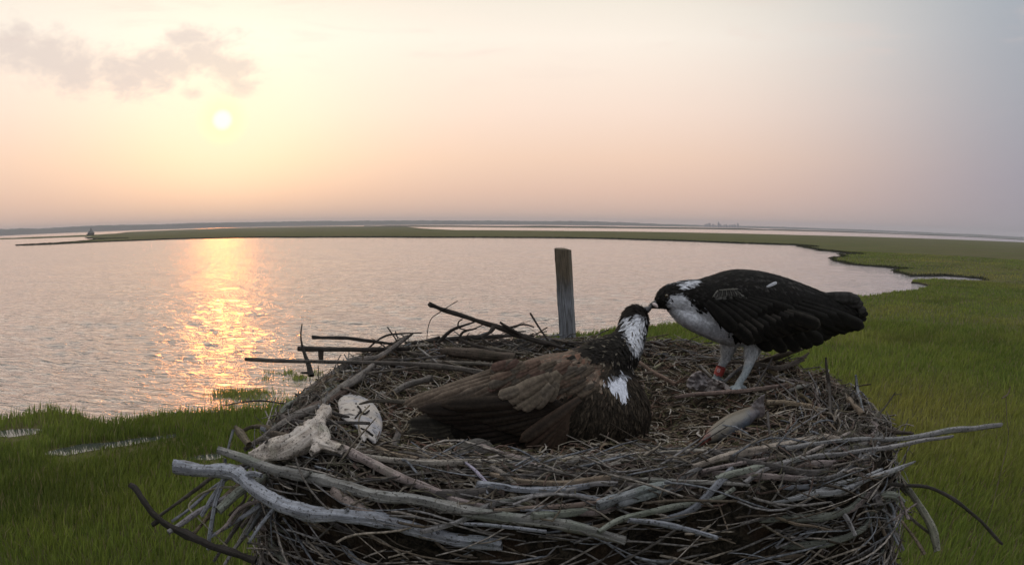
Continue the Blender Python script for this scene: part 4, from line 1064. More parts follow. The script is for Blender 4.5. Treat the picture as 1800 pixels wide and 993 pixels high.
def fuse(name, V, Fc, voxel, smooth_it=4):
    me = mesh_np('tmp', V, Fc)
    bm = bmesh.new(); bm.from_mesh(me); bmesh.ops.recalc_face_normals(bm, faces=bm.faces); bm.to_mesh(me); bm.free()
    o = bpy.data.objects.new('tmp', me); COL.objects.link(o)
    r = o.modifiers.new('r', 'REMESH'); r.mode = 'VOXEL'; r.voxel_size = voxel; r.use_smooth_shade = True
    s = o.modifiers.new('s', 'SMOOTH'); s.iterations = smooth_it; s.factor = .5
    dg = bpy.context.evaluated_depsgraph_get(); dg.update()
    out = bpy.data.meshes.new_from_object(o.evaluated_get(dg)); out.name = name
    bpy.data.objects.remove(o); return out

def feather_mat():
    m, nb, bs = mat('feathers')
    c = nb.node('ShaderNodeAttribute', attribute_name='Col').outputs['Color']
    ob = nb.node('ShaderNodeTexCoord').outputs['Object']
    n = nb.noise(ob, 190, 3, .6); n2 = nb.noise(ob, 30, 3, .6)
    v = nb.mapr(nb.math('ADD', nb.math('MULTIPLY', n, .6), nb.math('MULTIPLY', n2, .4)), .35, .65, .72, 1.22)
    c = nb.mix(1.0, c, nb.node('ShaderNodeCombineColor', {0: v, 1: v, 2: v}).outputs[0], 'MULTIPLY')
    nb.l.new(c, bs.inputs['Base Color']); bs.inputs['Roughness'].default_value = .8; bs.inputs['Specular IOR Level'].default_value = .12
    bump(nb, bs, n, .5, .002)
    return m
FEA = feather_mat()

def lobe(V, Fc, C, p, d, nrm, ln, w, col, edge=None, curl=.12, kk=5, tipw=.55, split=0, asym=0.0):
    """one feather: a thin, slightly cupped blade that overlaps the next row like a shingle"""
    side = d.cross(nrm).normalized(); base = len(V)
    prof = [.35, .8, 1.0, .98, tipw, .05] if kk == 5 else [.4, 1.0, .8, .08]
    for i in range(kk + 1):
        t = i / kk
        q = p + d * (ln * t) + nrm * (curl * ln * (t ** 1.6) - .10 * ln * t * t * t) + side * (asym * ln * t * t)
        ww = w * prof[i]
        for s in (-1, 0, 1):
            V.append(q + side * (s * ww) - nrm * (abs(s) * ww * .14))
            cc = col
            if edge and (i >= kk - 1 or abs(s) == 1 and i >= kk - 2): cc = edge
            k = 1.0 if s else .86
            C.append(tuple(x * k for x in cc))
    for i in range(kk):
        a = base + i * 3
        Fc.append((a, a + 1, a + 4, a + 3)); Fc.append((a + 1, a + 2, a + 5, a + 4))

def cam_axes(p):
    v = (p - CAM).normalized(); r = v.cross(Vector((0, 0, 1))).normalized(); u = r.cross(v).normalized(); return r, u, v
def plumage(name, body, parent, n, flow, style, seed):
    """shingle a body with small feathers; flow(px,py)->(dx,dy) in the picture plane, style(px,py,rng)->dict or None"""
    rng = random.Random(seed); me = body
    polys = me.polygons; areas = np.array([p.area for p in polys]); cum = np.cumsum(areas) / areas.sum()
    V = []; Fc = []; C = []
    items = []
    for _ in range(n):
        f = polys[int(np.searchsorted(cum, rng.random()))]
        c = f.center; nrm = f.normal.copy()
        v = (c - CAM).normalized()
        if nrm.dot(v) > .45: continue
        x, y = proj(c)
        st = style(x, y, rng)
        if not st: continue
        items.append((c.copy(), nrm, x, y, st))
    for c, nrm, x, y, st in items:
        fx, fy = flow(x, y); r, u, v = cam_axes(c)
        d = r * fx - u * fy + Vector((rng.gauss(0, 1), rng.gauss(0, 1), rng.gauss(0, 1))) * st.get('jit', .15)
        d = d - nrm * d.dot(nrm)
        if d.length < .05: continue
        d.normalize()
        f = rng.uniform(1 - st.get('var', .2), 1 + st.get('var', .2))
        col = tuple(x * f for x in st['col']); e = st.get('edge'); e = tuple(x * f for x in e) if e else None
        ln = st['len'] * rng.uniform(.75, 1.25); w = st['w'] * rng.uniform(.8, 1.2)
        lobe(V, Fc, C, c - d * ln * .4 + nrm * .0008, d, nrm, ln, w, col, e, st.get('curl', .10), kk=3 if ln < .02 else 5)
    me2 = mesh_np(name, V, Fc); set_col(me2, C)
    return link(name, me2, FEA, parent)
def quill(V, Fc, C, b_, t_, Yb, Yt, wpx, col, edge=None, lift=.0, arch=.03, tipw=.6, bars=None):
    """a long flight feather from picture point b_ to t_"""
    p0 = P(*b_, Yb); p1 = P(*t_, Yt); d = p1 - p0; ln = d.length; d.normalize()
    v = (p0 - CAM).normalized(); side = d.cross(v).normalized(); nrm = side.cross(d).normalized()
    if nrm.dot(v) > 0: nrm = -nrm
    w = wpx * m_px(*b_, Yb); base = len(V); k = 12
    for i in range(k + 1):
        t = i / k
        ww = w * (.55 + .45 * math.sin(min(1, t * 1.6) * math.pi / 2)) * (1 if t < .8 else max(.10, (1 - ((t - .8) / .2) ** 2.2 * (1 - .1)) ** .5 * (1 if t < 1 else tipw)))
        q = p0 + d * ln * t + nrm * (arch * ln * math.sin(t * 3.14) + lift)
        for s in (-1, -.4, 0, .4, 1):
            V.append(q + side * (s * ww) - nrm * (s * s * ww * .07))
            c = col
            if bars and int(t * bars[0]) % 2: c = bars[1]
            if edge and (abs(s) == 1 or t > .93): c = edge
            f = (.62 if s == 0 else 1) * (.82 + .30 * t) * (1 + .16 * math.sin(t * 47 + abs(s) * 9) * abs(s))
            C.append(tuple(x * f for x in c))
    for i in range(k):
        for s in range(4):
            a = base + i * 5 + s; Fc.append((a, a + 1, a + 6, a + 5))
def part(name, V, Fc, C, parent, thick=.0006):
    me = mesh_np(name, V, Fc); set_col(me, C)
    o = link(name, me, FEA, parent)
    s = o.modifiers.new('thickness', 'SOLIDIFY'); s.thickness = thick
    return o
def solid_mat(name, col, rough=.5, spec=.4, coat=0):
    m, nb, bs = mat(name); bs.inputs['Base Color'].default_value = (*col, 1); bs.inputs['Roughness'].default_value = rough; bs.inputs['Specular IOR Level'].default_value = spec
    ob = nb.node('ShaderNodeTexCoord').outputs['Object']; n = nb.noise(ob, 160, 3, .6); bump(nb, bs, n, .4, .002)
    return m
HORN = solid_mat('dark_horn', (.018, .017, .018), .35, .5)
EYE = solid_mat('amber_eye', (.07, .045, .01), .1, .8); PUPIL = solid_mat('pupil', (.005, .005, .005), .1, .8)
def tube_part(name, pts, radii_px, mat_, parent, seg=10, n=16):
    V = []; Fc = []; UV = []
    C3 = [P(*p) for p in pts]; cp = catmull(C3, n)
    rr = [r * m_px(*p) for r, p in zip(radii_px, pts)]
    rc = np.interp(np.linspace(0, 1, n), np.linspace(0, 1, len(rr)), rr)
    tube_geo(cp, rc, V, Fc, UV, 1, .02, seg)
    return link(name, mesh_np(name, V, Fc), mat_, parent)
def ball(name, px, py, Y, rpx, mat_, parent):
    bm = bmesh.new(); bmesh.ops.create_uvsphere(bm, u_segments=16, v_segments=10, radius=rpx * m_px(px, py, Y), matrix=Matrix.Translation(P(px, py, Y)))
    me = bpy.data.meshes.new(name); bm.to_mesh(me); bm.free(); return link(name, me, mat_, parent)
def in_poly(x, y, poly):
    r = False; j = len(poly) - 1
    for i in range(len(poly)):
        xi, yi = poly[i]; xj, yj = poly[j]
        if (yi > y) != (yj > y) and x < (xj - xi) * (y - yi) / (yj - yi) + xi: r = not r
        j = i
    return r
SR = random.Random(1)
def soft(fn, x, y, s, n=5):
    a = [0, 0, 0]
    for _ in range(n):
        c = fn(x + SR.gauss(0, s), y + SR.gauss(0, s))
        for k in range(3): a[k] += c[k] / n
    return tuple(a)
def seg_flow(tbl):
    def f(x, y):
        wx = wy = 0
        for (a, c, dx, dy) in tbl:
            k = 1 / ((x - a) ** 2 + (y - c) ** 2 + 60) ** 1.5
            wx += dx * k; wy += dy * k
        h = math.hypot(wx, wy) or 1; return wx / h, wy / h
    return f
BLK = (.0075, .0065, .005); BRN = (.105, .078, .056); WHT = (.58, .59, .62)

# ---- standing bird, right
def standing():
    base = P(1290, 684, 1.43)
    t = thing('osprey', 'black and white osprey standing on the right rim bending down to feed', 'osprey', base)
    V = []; Fc = []; Yb = 1.47
    loft(V, Fc, [(1505, 555, 1.56, 8, .010), (1470, 551, 1.55, 24, .022), (1430, 548, 1.53, 38, .040), (1385, 545, 1.51, 52, .060), (1335, 541, 1.49, 62, .072), (1290, 538, 1.47, 63, .075), (1255, 536, 1.46, 54, .066), (1228, 531, 1.45, 42, .052), (1206, 524, 1.44, 32, .040), (1190, 522, 1.43, 26, .032), (1176, 523, 1.425, 22, .027), (1164, 528, 1.42, 16.5, .021), (1155, 533, 1.42, 10, .013)], n=60)
    # breast and belly
    loft(V, Fc, [(1180, 535, 1.43, 12, .020), (1205, 552, 1.44, 20, .034), (1240, 566, 1.45, 24, .046), (1280, 578, 1.46, 27, .055), (1320, 582, 1.47, 25, .055), (1360, 578, 1.48, 20, .045)], n=30)
    # legs: feathered thigh, bare shank, foot
    def leg(th, kn, an, ft, Y0, Y1, s):
        loft(V, Fc, [(th[0], th[1] - 18, Y0, 20 * s, .027), (th[0], th[1], Y0, 16 * s, .021), (th[0] * .5 + kn[0] * .5, th[1] * .5 + kn[1] * .5, Y0 * .6 + Y1 * .4, 12.5 * s, .016), (kn[0], kn[1], Y0 * .4 + Y1 * .6, 9 * s, .0115), (an[0], an[1], Y1, 6.6 * s, .0085), (ft[0], ft[1] - 5, Y1, 6.2 * s, .008), (ft[0], ft[1], Y1 - .005, 7 * s, .010)], n=34, seg=18)
    leg((1281, 604), (1276, 628), (1266, 648), (1259, 668), 1.50, 1.51, 1.0)
    leg((1324, 606), (1318, 634), (1310, 656), (1298, 680), 1.44, 1.43, 1.08)
    toes = []
    for (fx, fy, Y, s) in ((1259, 669, 1.505, 1), (1298, 682, 1.425, 1.1)):
        for (dx, dy, dY) in ((-17, 2, -.004), (-11, 5, -.032), (2, 6, -.036), (13, 1, .014)):
            a = (fx, fy, Y); m = (fx + dx * .55 * s, fy + dy * .4 * s - 2, Y + dY * .55); e = (fx + dx * s, fy + dy * s, Y + dY)
            loft(V, Fc, [(*a, 5, .006), (*m, 4.2, .0052), (*e, 3.0, .0038)], n=10, seg=12)
            toes.append((m, e, s))
    me = fuse('body', V, Fc, .0034, 5)
    black_poly = [(1120, 560), (1140, 520), (1160, 500), (1195, 495), (1230, 470), (1300, 455), (1540, 480), (1560, 640), (1330, 640), (1322, 612), (1290, 590), (1262, 556), (1246, 540), (1236, 552), (1222, 546), (1208, 524), (1190, 515), (1180, 512), (1172, 528), (1176, 545), (1166, 548), (1160, 552), (1140, 560)]
    nape = [(1194, 503), (1206, 496), (1226, 491), (1230, 497), (1214, 505), (1197, 507)]
    stripe = [(1150, 500), (1190, 504), (1216, 508), (1232, 530), (1212, 530), (1196, 519), (1176, 520), (1174, 540), (1160, 552), (1140, 552)]
    def colr(x, y):
        if in_poly(x, y, nape): return WHT
        if in_poly(x, y, stripe): return BLK
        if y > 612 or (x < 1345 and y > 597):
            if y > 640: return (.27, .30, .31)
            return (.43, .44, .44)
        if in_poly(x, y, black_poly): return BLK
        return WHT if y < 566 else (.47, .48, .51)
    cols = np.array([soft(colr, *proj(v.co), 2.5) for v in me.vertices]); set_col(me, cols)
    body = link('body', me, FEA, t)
    flow = seg_flow([(1150, 535, .8, -.4), (1180, 510, 1, -.6), (1180, 540, .8, .6), (1220, 490, 1, -.1), (1230, 560, .8, .6), (1300, 470, 1, .05), (1300, 540, 1, .3), (1280, 590, .3, 1), (1320, 600, .2, 1), (1400, 500, 1, .4), (1400, 590, 1, .0), (1500, 540, 1, .2), (1275, 625, -.1, 1), (1318, 635, -.2, 1)])
    def style(x, y, r):
        if y > 632: return None
        jx, jy = x + r.gauss(0, 3), y + r.gauss(0, 3)
        c = colr(jx, jy)
        if c is BLK:
            if x < 1240: return dict(col=soft(colr, x, y, 2.5, 4), len=.011, w=.003, jit=.25, curl=.2, edge=(.02, .018, .016) if r.random() < .3 else None)
            e = None
            if y < 512 and r.random() < .5: e = (.022, .020, .018)
            if 1252 < x < 1310 and 505 < y < 524 and r.random() < .55: e = (.10, .095, .085)
            if 1320 < x < 1400 and 482 < y < 505 and r.random() < .3: e = (.05, .045, .04)
            return dict(col=BLK, len=.026, w=.0085, edge=e, curl=.07, var=.4)
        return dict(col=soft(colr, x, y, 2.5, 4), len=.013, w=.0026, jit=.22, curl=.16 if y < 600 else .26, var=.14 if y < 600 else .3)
    plumage('plumage', me, t, 9000, flow, style, 4)
    # wing: rows of coverts over long flight feathers, folded along the near side
    V = []; Fc = []; C = []; rng = random.Random(8)
    sec = [((1285, 545), (1352, 611)), ((1300, 550), (1378, 613)), ((1320, 550), (1402, 611)), ((1340, 552), (1424, 606)), ((1355, 550), (1443, 600)), ((1370, 548), (1458, 591)), ((1380, 545), (1474, 583)), ((1390, 540), (1492, 580)), ((1400, 536), (1506, 576)), ((1408, 532), (1518, 575))]
    for i, (b_, t_) in enumerate(sec): quill(V, Fc, C, b_, t_, 1.395 + .004 * i, 1.43 + .012 * i, 13, BLK, rng.choice([(.013, .012, .010), (.030, .026, .021)]), lift=.0015 * (10 - i), arch=.05)
    for i in range(9):
        u = i / 8; b_ = (1262 + 95 * u, 548 - 8 * u + rng.gauss(0, 2)); t_ = (1322 + 115 * u, 601 - 30 * u)
        quill(V, Fc, C, b_, t_, 1.385 + .01 * u, 1.39 + .03 * u, 12, BLK, rng.choice([(.014, .013, .011), (.030, .026, .021)]), lift=.012, arch=.09)
    for i in range(8):
        u = i / 7; quill(V, Fc, C, (1240 + 80 * u, 530 - 6 * u), (1292 + 100 * u, 580 - 30 * u), 1.395, 1.38 + .03 * u, 12, BLK, (.012, .011, .009), lift=.016, arch=.1)
    wing = part('wing', V, Fc, C, t)
    V = []; Fc = []; C = []
    for i in range(11):                       # the barred, pale-rimmed shoulder patch
        u = i / 10; quill(V, Fc, C, (1262 + 32 * u, 512 - 3 * math.sin(u * 3)), (1256 + 48 * u, 523 + rng.gauss(0, 1)), 1.372, 1.366, 3.2, (.03, .028, .025), (.13, .125, .11) if i % 2 == 0 else (.05, .045, .04), lift=.004, arch=.05)
    quill(V, Fc, C, (1253, 522), (1262, 510), 1.374, 1.37, 1.2, (.16, .15, .13), None, .006); quill(V, Fc, C, (1262, 510), (1296, 508), 1.37, 1.37, 1.2, (.15, .14, .12), None, .006)
    part('shoulder_patch', V, Fc, C, wing)
    V = []; Fc = []; C = []
    quill(V, Fc, C, (1344, 506), (1362, 498), 1.385, 1.395, 2.6, (.42, .42, .44), None, .008)
    o = part('pale_feather', V, Fc, C, wing); o['label'] = 'small bright white feather on the dark back'
    V = []; Fc = []; C = []
    TG = (.038, .035, .033)
    for i, (b_, t_) in enumerate([((1418, 545), (1505, 572)), ((1420, 540), (1522, 561)), ((1420, 537), (1524, 552)), ((1425, 532), (1520, 545)), ((1425, 528), (1514, 534)), ((1425, 524), (1508, 526)), ((1430, 522), (1498, 523))]):
        quill(V, Fc, C, b_, t_, 1.53, 1.60 - .006 * i, 10, TG if i > 2 else BLK, None, lift=.002 * i, arch=.02, tipw=.7, bars=(9, (.026, .024, .022)) if i > 2 else None)
    part('tail', V, Fc, C, t)
    # beak, eye, claws, band
    bk = tube_part('beak', [(1158, 534, 1.42), (1150, 536, 1.418), (1143, 539, 1.416), (1138, 544, 1.415)], [9.5, 7, 4.5, 1.2], HORN, t, n=14)
    e = ball('eye', 1172, 520, 1.399, 3.0, EYE, t); ball('pupil', 1171.6, 520, 1.3965, 1.7, PUPIL, e)
    for m, e_, s in toes:
        dx = e_[0] - m[0]; dy = e_[1] - m[1]
        tube_part('claw', [e_, (e_[0] + dx * .5, e_[1] + dy * .5 + 1, e_[2] - .002), (e_[0] + dx * .75, e_[1] + dy * .8 + 6, e_[2] - .002)], [2.4, 1.9, .5], HORN, t, seg=8, n=8)
    RED, nb, bs = mat('red_band'); bs.inputs['Base Color'].default_value = (.34, .055, .045, 1); bs.inputs['Roughness'].default_value = .5
    Vb = []; Fb = []; UVb = []
    a = P(1268, 645, 1.505); c = P(1262.5, 658, 1.508); d = (c - a).normalized(); r = 8.3 * m_px(1265, 650, 1.5)
    tube_geo([a.lerp(c, i / 6) for i in range(7)], [r, r * 1.04, r * 1.04, r * 1.04, r * 1.04, r * 1.04, r], Vb, Fb, UVb, 1, 0, 24)
    band = link('leg_band', mesh_np('leg_band', Vb, Fb), RED, t); band['label'] = 'red ring with pale code marks on the left leg'
    WM = solid_mat('band_mark', (.6, .55, .55), .6)
    Vb = []; Fb = []
    r2, u2, v2 = cam_axes(a)
    side = d.cross(v2).normalized()
    cc = (a + c) / 2
    def dash(x0, y0, x1, y1, w=.0007):      # strokes of the code, bent round the ring
        pts = []
        for q in range(5):
            tt = q / 4; x = x0 + (x1 - x0) * tt; y = y0 + (y1 - y0) * tt
            ang = x / r; pts.append(cc + d * y + (side * math.sin(ang) - v2 * math.cos(ang)) * (r * 1.055))
        tube_geo(pts, [w] * 5, Vb, Fb, [], 1, 0, 5)
    k = .0028
    for (x0, y0, x1, y1) in [(-1, -1.4, 1, -1.4), (-1, 0, 1, 0), (-1, 1.4, 1, 1.4), (-1, -1.4, -1, 1.4), (1, -1.4, 1, 1.4)]: dash(x0 * k - .003, y0 * k, x1 * k - .003, y1 * k)
    link('code_mark', mesh_np('code_mark', Vb, Fb), WM, band)
standing()

# ---- sitting bird, left
def sitting():
    base = P(950, 800, 1.22)
    t = thing('osprey', 'brown backed osprey sitting in the nest with its white cheek turned up to be fed', 'osprey', base)
    V = []; Fc = []
    loft(V, Fc, [(728, 752, 1.20, 14, .02), (775, 748, 1.21, 36, .045), (830, 742, 1.22, 52, .07), (885, 728, 1.235, 70, .085), (940, 716, 1.25, 84, .10), (990, 710, 1.26, 90, .105), (1040, 712, 1.265, 86, .10), (1080, 728, 1.27, 70, .085), (1108, 744, 1.275, 48, .06), (1122, 752, 1.28, 24, .03)], n=60, seg=36)
    loft(V, Fc, [(1010, 668, 1.27, 52, .08), (1050, 646, 1.29, 46, .07), (1078, 630, 1.32, 40, .056), (1094, 615, 1.345, 33, .046), (1105, 597, 1.36, 27, .038), (1112, 578, 1.375, 24.5, .034), (1116, 562, 1.385, 24, .033), (1119, 549, 1.39, 18.5, .027), (1121, 540, 1.395, 9, .014)], n=50, seg=28)
    loft(V, Fc, [(1070, 650, 1.29, 40, .05), (1085, 680, 1.285, 34, .05), (1080, 715, 1.28, 44, .06)], n=20, seg=24)
    me = fuse('body', V, Fc, .0038, 6)
    NAPE = (.011, .009, .007); DRK = (.012, .0095, .007); BR2 = (.115, .083, .060); PT = (.20, .165, .125); FUZ = (.045, .034, .024)
    face = [(1097, 562), (1106, 556), (1118, 560), (1128, 556), (1131, 562), (1130, 585), (1127, 605), (1122, 622), (1112, 620), (1104, 600), (1099, 580)]
    chest = [(1054, 668), (1074, 664), (1100, 660), (1106, 690), (1102, 714), (1090, 708), (1070, 690)]
    backp = [(700, 712), (760, 700), (800, 690), (850, 660), (890, 628), (960, 606), (1010, 604), (1060, 640), (1060, 680), (1010, 690), (960, 720), (880, 704), (860, 690), (760, 706)]
    def colr(x, y):
        if in_poly(x, y, face): return WHT
        if in_poly(x, y, chest): return (.62, .64, .70)
        if y < 562 and x > 1080: return NAPE
        if x > 1040 and y < 662 and not (x < 1075 and y > 640): return NAPE
        if 1010 < x <= 1062 and y < 630: return (.03, .026, .018)
        if in_poly(x, y, backp): return BR2
        if x > 985 and y > 640: return FUZ if y < 790 else DRK
        return DRK
    cols = np.array([soft(colr, *proj(v.co), 2.5) for v in me.vertices]) ; set_col(me, cols)
    body = link('body', me, FEA, t)
    flow = seg_flow([(1120, 545, -.6, .2), (1118, 590, -.1, 1), (1100, 625, -.3, 1), (1070, 600, -1, .3), (1040, 625, -1, .45), (1000, 640, -1, .35), (930, 640, -1, .6), (860, 680, -1, .5), (780, 710, -1, .25), (950, 700, -.8, .7), (1060, 690, -.3, 1), (1090, 690, .1, 1), (1110, 740, .2, 1), (1050, 760, -.2, 1), (960, 770, -.5, .8), (850, 760, -1, .3), (740, 760, -1, .1)])
    def style(x, y, r):
        jx, jy = x + r.gauss(0, 3.5), y + r.gauss(0, 3.5)
        c = colr(jx, jy)
        if c is WHT:
            return dict(col=soft(colr, x, y, 1.6, 4) if r.random() > .07 else (.12, .11, .10), len=.015, w=.0022, jit=.2, curl=.2, var=.12)
        if c == (.62, .64, .70): return dict(col=soft(colr, x, y, 3, 4), len=.017, w=.0026, jit=.12, curl=.10, var=.1)
        if c is NAPE:
            e = (.14, .12, .09) if (y > 565 and x < 1100 and r.random() < .10) else None
            if y > 600 and x > 1100 and r.random() < .12: e = (.2, .18, .16)
            return dict(col=soft(colr, x, y, 3, 4), len=.019, w=.0034, jit=.3, curl=.24, edge=e, var=.4)
        if c is BR2:
            e = (.20, .155, .115) if r.random() < .4 else None
            k = r.random(); c2 = BR2 if k < .5 else ((.13, .075, .052) if k < .75 else (.082, .066, .052))
            return dict(col=c2, len=.032, w=.0095, curl=.06, edge=e, var=.22, jit=.12)
        if c is FUZ:
            return dict(col=(.06, .046, .032) if r.random() < .25 else (.026, .020, .014), len=.024, w=.0024, jit=.30, curl=.22, var=.4)
        return dict(col=DRK, len=.028, w=.008, curl=.07, var=.4)
    plumage('plumage', me, t, 15000, flow, style, 5)
    rng = random.Random(3)
    # folded near wing: dark flight feathers below, brown coverts above, torn pale coverts in the middle
    V = []; Fc = []; C = []
    for i in range(12):
        u = i / 11; quill(V, Fc, C, (1000 - 40 * u, 745 - 35 * u + rng.gauss(0, 2)), (905 - 165 * u, 795 - 72 * u + rng.gauss(0, 3)), 1.155 + .01 * u, 1.15 + .03 * u, 12, (.016, .012, .009), (.030, .022, .017), lift=.002 * i, arch=.05)
    for i in range(9):
        u = i / 8; quill(V, Fc, C, (1005 - 35 * u, 720 - 20 * u), (900 - 120 * u, 760 - 45 * u + rng.gauss(0, 3)), 1.15, 1.15 + .02 * u, 11, (.020, .015, .011), (.034, .025, .018), lift=.012 + .0015 * i, arch=.07)
    lng = [((925, 672), (790, 716)), ((915, 668), (772, 715)), ((905, 664), (752, 714)), ((895, 660), (735, 713)), ((885, 657), (722, 711)), ((880, 652), (716, 708)), ((880, 648), (738, 702)), ((890, 642), (765, 697))]
    for i, (b_, t_) in enumerate(lng): quill(V, Fc, C, b_, t_, 1.165 + .004 * i, 1.19 + .004 * i, 9, rng.choice([(.105, .078, .057), (.09, .07, .053), (.11, .074, .052)]), (.145, .112, .083), lift=.020, arch=.02)
    wing = part('wing', V, Fc, C, t)
    V = []; Fc = []; C = []
    for i in range(64):
        u = rng.random(); v = (i + rng.random()) / 64
        v = 1 - v; bx_ = 895 + 150 * u; by_ = 630 + 42 * v + 8 * u
        ln = rng.uniform(26, 46); quill(V, Fc, C, (bx_, by_), (bx_ - ln, by_ + ln * rng.uniform(.35, .55)), 1.152 + .02 * (1 - v), 1.152 + .02 * (1 - v), rng.uniform(6, 9.5), rng.choice([(.11, .085, .062), (.085, .070, .055), (.135, .09, .066), (.10, .062, .048)]), rng.choice([(.125, .098, .072), (.14, .105, .075), None, None]), lift=.008 + .014 * (1 - v), arch=.05)
    part('covert_feathers', V, Fc, C, wing)
    V = []; Fc = []; C = []
    for (b_, t_, w) in [((925, 680), (877, 696), 10), ((940, 676), (888, 704), 14), ((948, 684), (902, 713), 13), ((962, 684), (918, 717), 13), ((972, 676), (938, 712), 15), ((980, 670), (962, 702), 12), ((960, 664), (905, 694), 15), ((970, 660), (925, 692), 16), ((985, 655), (950, 690), 15)]:
        quill(V, Fc, C, b_, t_, 1.128, 1.130, w, rng.choice([(.13, .103, .076), (.118, .096, .073), (.14, .112, .082)]), (.155, .125, .092), lift=.006 + rng.random() * .008, arch=.04, tipw=.9)
    o = part('pale_coverts', V, Fc, C, wing); o['label'] = 'ragged pale tan feathers in the middle of the brown wing'
    V = []; Fc = []; C = []
    for i in range(8):
        u = i / 7; quill(V, Fc, C, (1020 - 25 * u, 700 + 15 * u), (935 + 70 * u - 20, 775 + 22 * math.sin(u * 3)), 1.145, 1.14, 11, (.045, .028, .020) if i % 2 else (.036, .026, .019), (.06, .04, .028), lift=.01, arch=.1)
    part('flank_feathers', V, Fc, C, wing)
    V = []; Fc = []; C = []
    for i in range(10):
        u = i / 9; quill(V, Fc, C, (800, 740 + 25 * u), (712 + rng.gauss(0, 5) + 40 * u * u, 742 + 56 * u), 1.17, 1.17 - .02 * u, 9, (.020, .017, .013), (.085, .075, .055) if i % 2 else (.04, .034, .026), lift=.006, arch=.03)
    part('tail', V, Fc, C, t)
    V = []; Fc = []; C = []
    for (b_, t_) in [((1098, 592), (1076, 586)), ((1105, 602), (1060, 590)), ((1100, 612), (1040, 604)), ((1092, 622), (1030, 612)), ((1085, 630), (1010, 620)), ((1078, 622), (1024, 604)), ((1098, 606), (1050, 598))]:
        quill(V, Fc, C, b_, t_, 1.34, 1.35, 4.5, (.020, .017, .011), (.075, .065, .04), lift=.004, arch=.04, tipw=.2)
    o = part('ruffled_crest', V, Fc, C, t)
    tube_part('beak', [(1128, 548, 1.39), (1136, 545, 1.395), (1142, 541, 1.40), (1144, 534, 1.402)], [8.5, 6.5, 4, 1.2], HORN, t, n=14)
    e = ball('eye', 1126, 552, 1.366, 3.0, EYE, t); ball('pupil', 1126, 551.5, 1.3635, 1.8, PUPIL, e)
sitting()
MOR = solid_mat('raw_morsel', (.55, .45, .42), .4)
V = []; Fc = []; loft(V, Fc, [(1147, 533, 1.40, .8, .001), (1150, 535, 1.40, 3.2, .004), (1154, 538, 1.40, 2.8, .003), (1156, 541, 1.40, .8, .001)], n=14, seg=12)
o = link('food_morsel', mesh_np('food_morsel', V, Fc), MOR); tag(o, 'tiny pale morsel of food held between the two beaks', 'morsel')

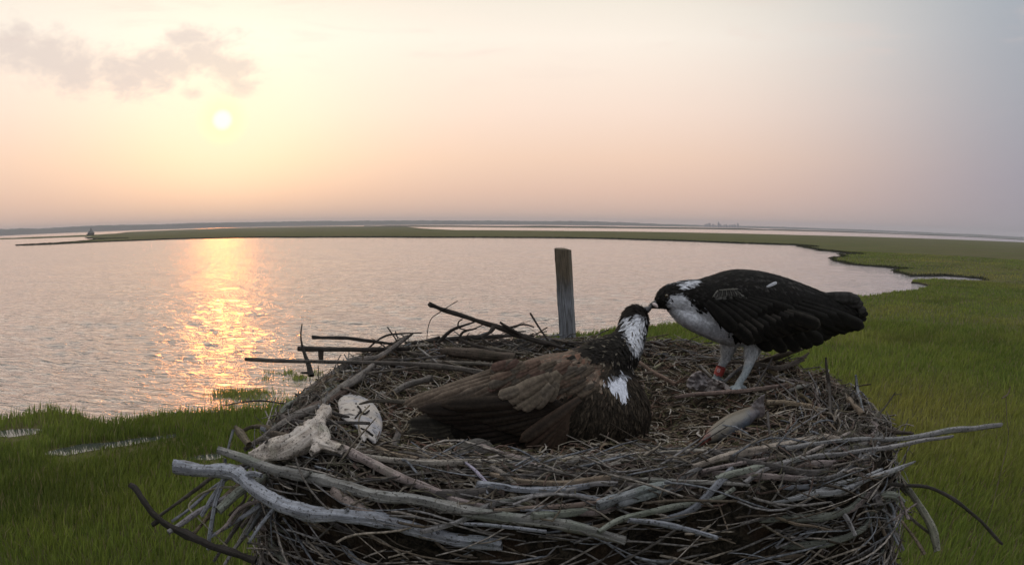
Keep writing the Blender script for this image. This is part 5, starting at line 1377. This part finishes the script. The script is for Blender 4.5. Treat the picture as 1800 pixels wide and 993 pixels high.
# ------------------------------------------------------------------ the fish
def fish():
    t = thing('fish', 'half eaten silvery fish lying belly down on the right with its raw red front end', 'fish', P(1290, 745, 1.2))
    V = []; Fc = []
    def dY(x): return 1.15 + (x - 1235) / 110 * .10
    secs = [(1238, 776, 5, .006), (1246, 770, 10, .012), (1262, 760, 16, .022), (1282, 749, 19, .027), (1300, 739, 17.5, .024), (1315, 730, 14, .016), (1326, 723, 10.5, .009), (1335, 716, 8, .004), (1341, 711, 5, .0015)]
    loft(V, Fc, [(x, y, dY(x), h, d) for x, y, h, d in secs], n=50, seg=26)
    me = mesh_np('body', V, Fc)
    cols = []
    for v in me.vertices:
        x, y = proj(v.co)
        s = (x - 1290) * .62 + (y - 745) * .78      # across the fish: below the midline is positive
        n1 = noise.noise(v.co * 60)
        top = np.array((.125, .108, .08)); bel = np.array((.075, .088, .11)); pk = np.array((.12, .09, .085))
        f = min(1, max(0, (s + 4 + n1 * 7) / 16)); c = top * (1 - f) + bel * f
        if x > 1318: c = c * .55 + pk * .45
        if x < 1252: k = (1252 - x) / 14; c = c * (1 - min(1, k)) + np.array((.16, .06, .045)) * min(1, k)
        cols.append(tuple(c))
    set_col(me, cols)
    m, nb, bs = mat('fish_skin'); c = nb.node('ShaderNodeAttribute', attribute_name='Col').outputs['Color']
    ob = nb.node('ShaderNodeTexCoord').outputs['Object']; n = nb.noise(ob, 220, 3, .6); n2 = nb.noise(ob, 45, 3, .6)
    sp = nb.mapr(nb.math('MAXIMUM', nb.math('MULTIPLY', n, .8), n2), .5, .68, 1.1, .55)
    c = nb.mix(1.0, c, nb.node('ShaderNodeCombineColor', {0: sp, 1: sp, 2: sp}).outputs[0], 'MULTIPLY')
    nb.l.new(c, bs.inputs['Base Color']); bs.inputs['Roughness'].default_value = .3; bs.inputs['Specular IOR Level'].default_value = .5
    bump(nb, bs, n, .5, .002)
    link('body', me, m, t)
    V = []; Fc = []; UVx = []
    tf = inflate('tail_fin', [(1345, 692), (1338, 695), (1328, 704), (1320, 715), (1322, 727), (1332, 735), (1342, 731), (1345, 722), (1343, 708)], dY(1334) - .008, .003, m, None, None, (1331, 716), parent=t)
    set_col(tf.data, [(.12, .10, .095)] * len(tf.data.vertices))
    for (fx, fy, gx, gy, w) in ((1283, 758, 1294, 767, .0022),):
        a = P(fx, fy, dY(fx) - .018); c = P(gx, gy, dY(gx) - .012); sd_ = (c - a).cross(ray(fx, fy)).normalized() * .007
        b0 = len(V); V += [a - sd_, a + sd_, c + sd_ * .5, c - sd_ * .8]; V += [v + ray(fx, fy) * .0016 for v in V[b0:b0 + 4]]
        for f in ((0, 1, 2, 3), (7, 6, 5, 4), (0, 4, 5, 1), (1, 5, 6, 2), (2, 6, 7, 3), (3, 7, 4, 0)): Fc.append(tuple(b0 + k for k in f))
        me = mesh_np('fin', V, Fc); set_col(me, [(.10, .10, .10)] * len(me.vertices)); link('fin', me, m, t, False); V = []; Fc = []
    V = []; Fc = []; loft(V, Fc, [(1245, 768, 1.15, 6, .007), (1239, 773, 1.145, 7, .008), (1233, 779, 1.14, 4.5, .005), (1229, 786, 1.135, 1, .001)], n=20, seg=18)
    V = [v + Vector((noise.noise(v * 90), noise.noise(v * 90 + Vector((5, 5, 5))), noise.noise(v * 110))) * .006 for v in V]
    me = mesh_np('raw_flesh', V, Fc); R_ = solid_mat('raw_flesh', (.085, .020, .014), .35, .6); link('raw_flesh', me, R_, t)
fish()
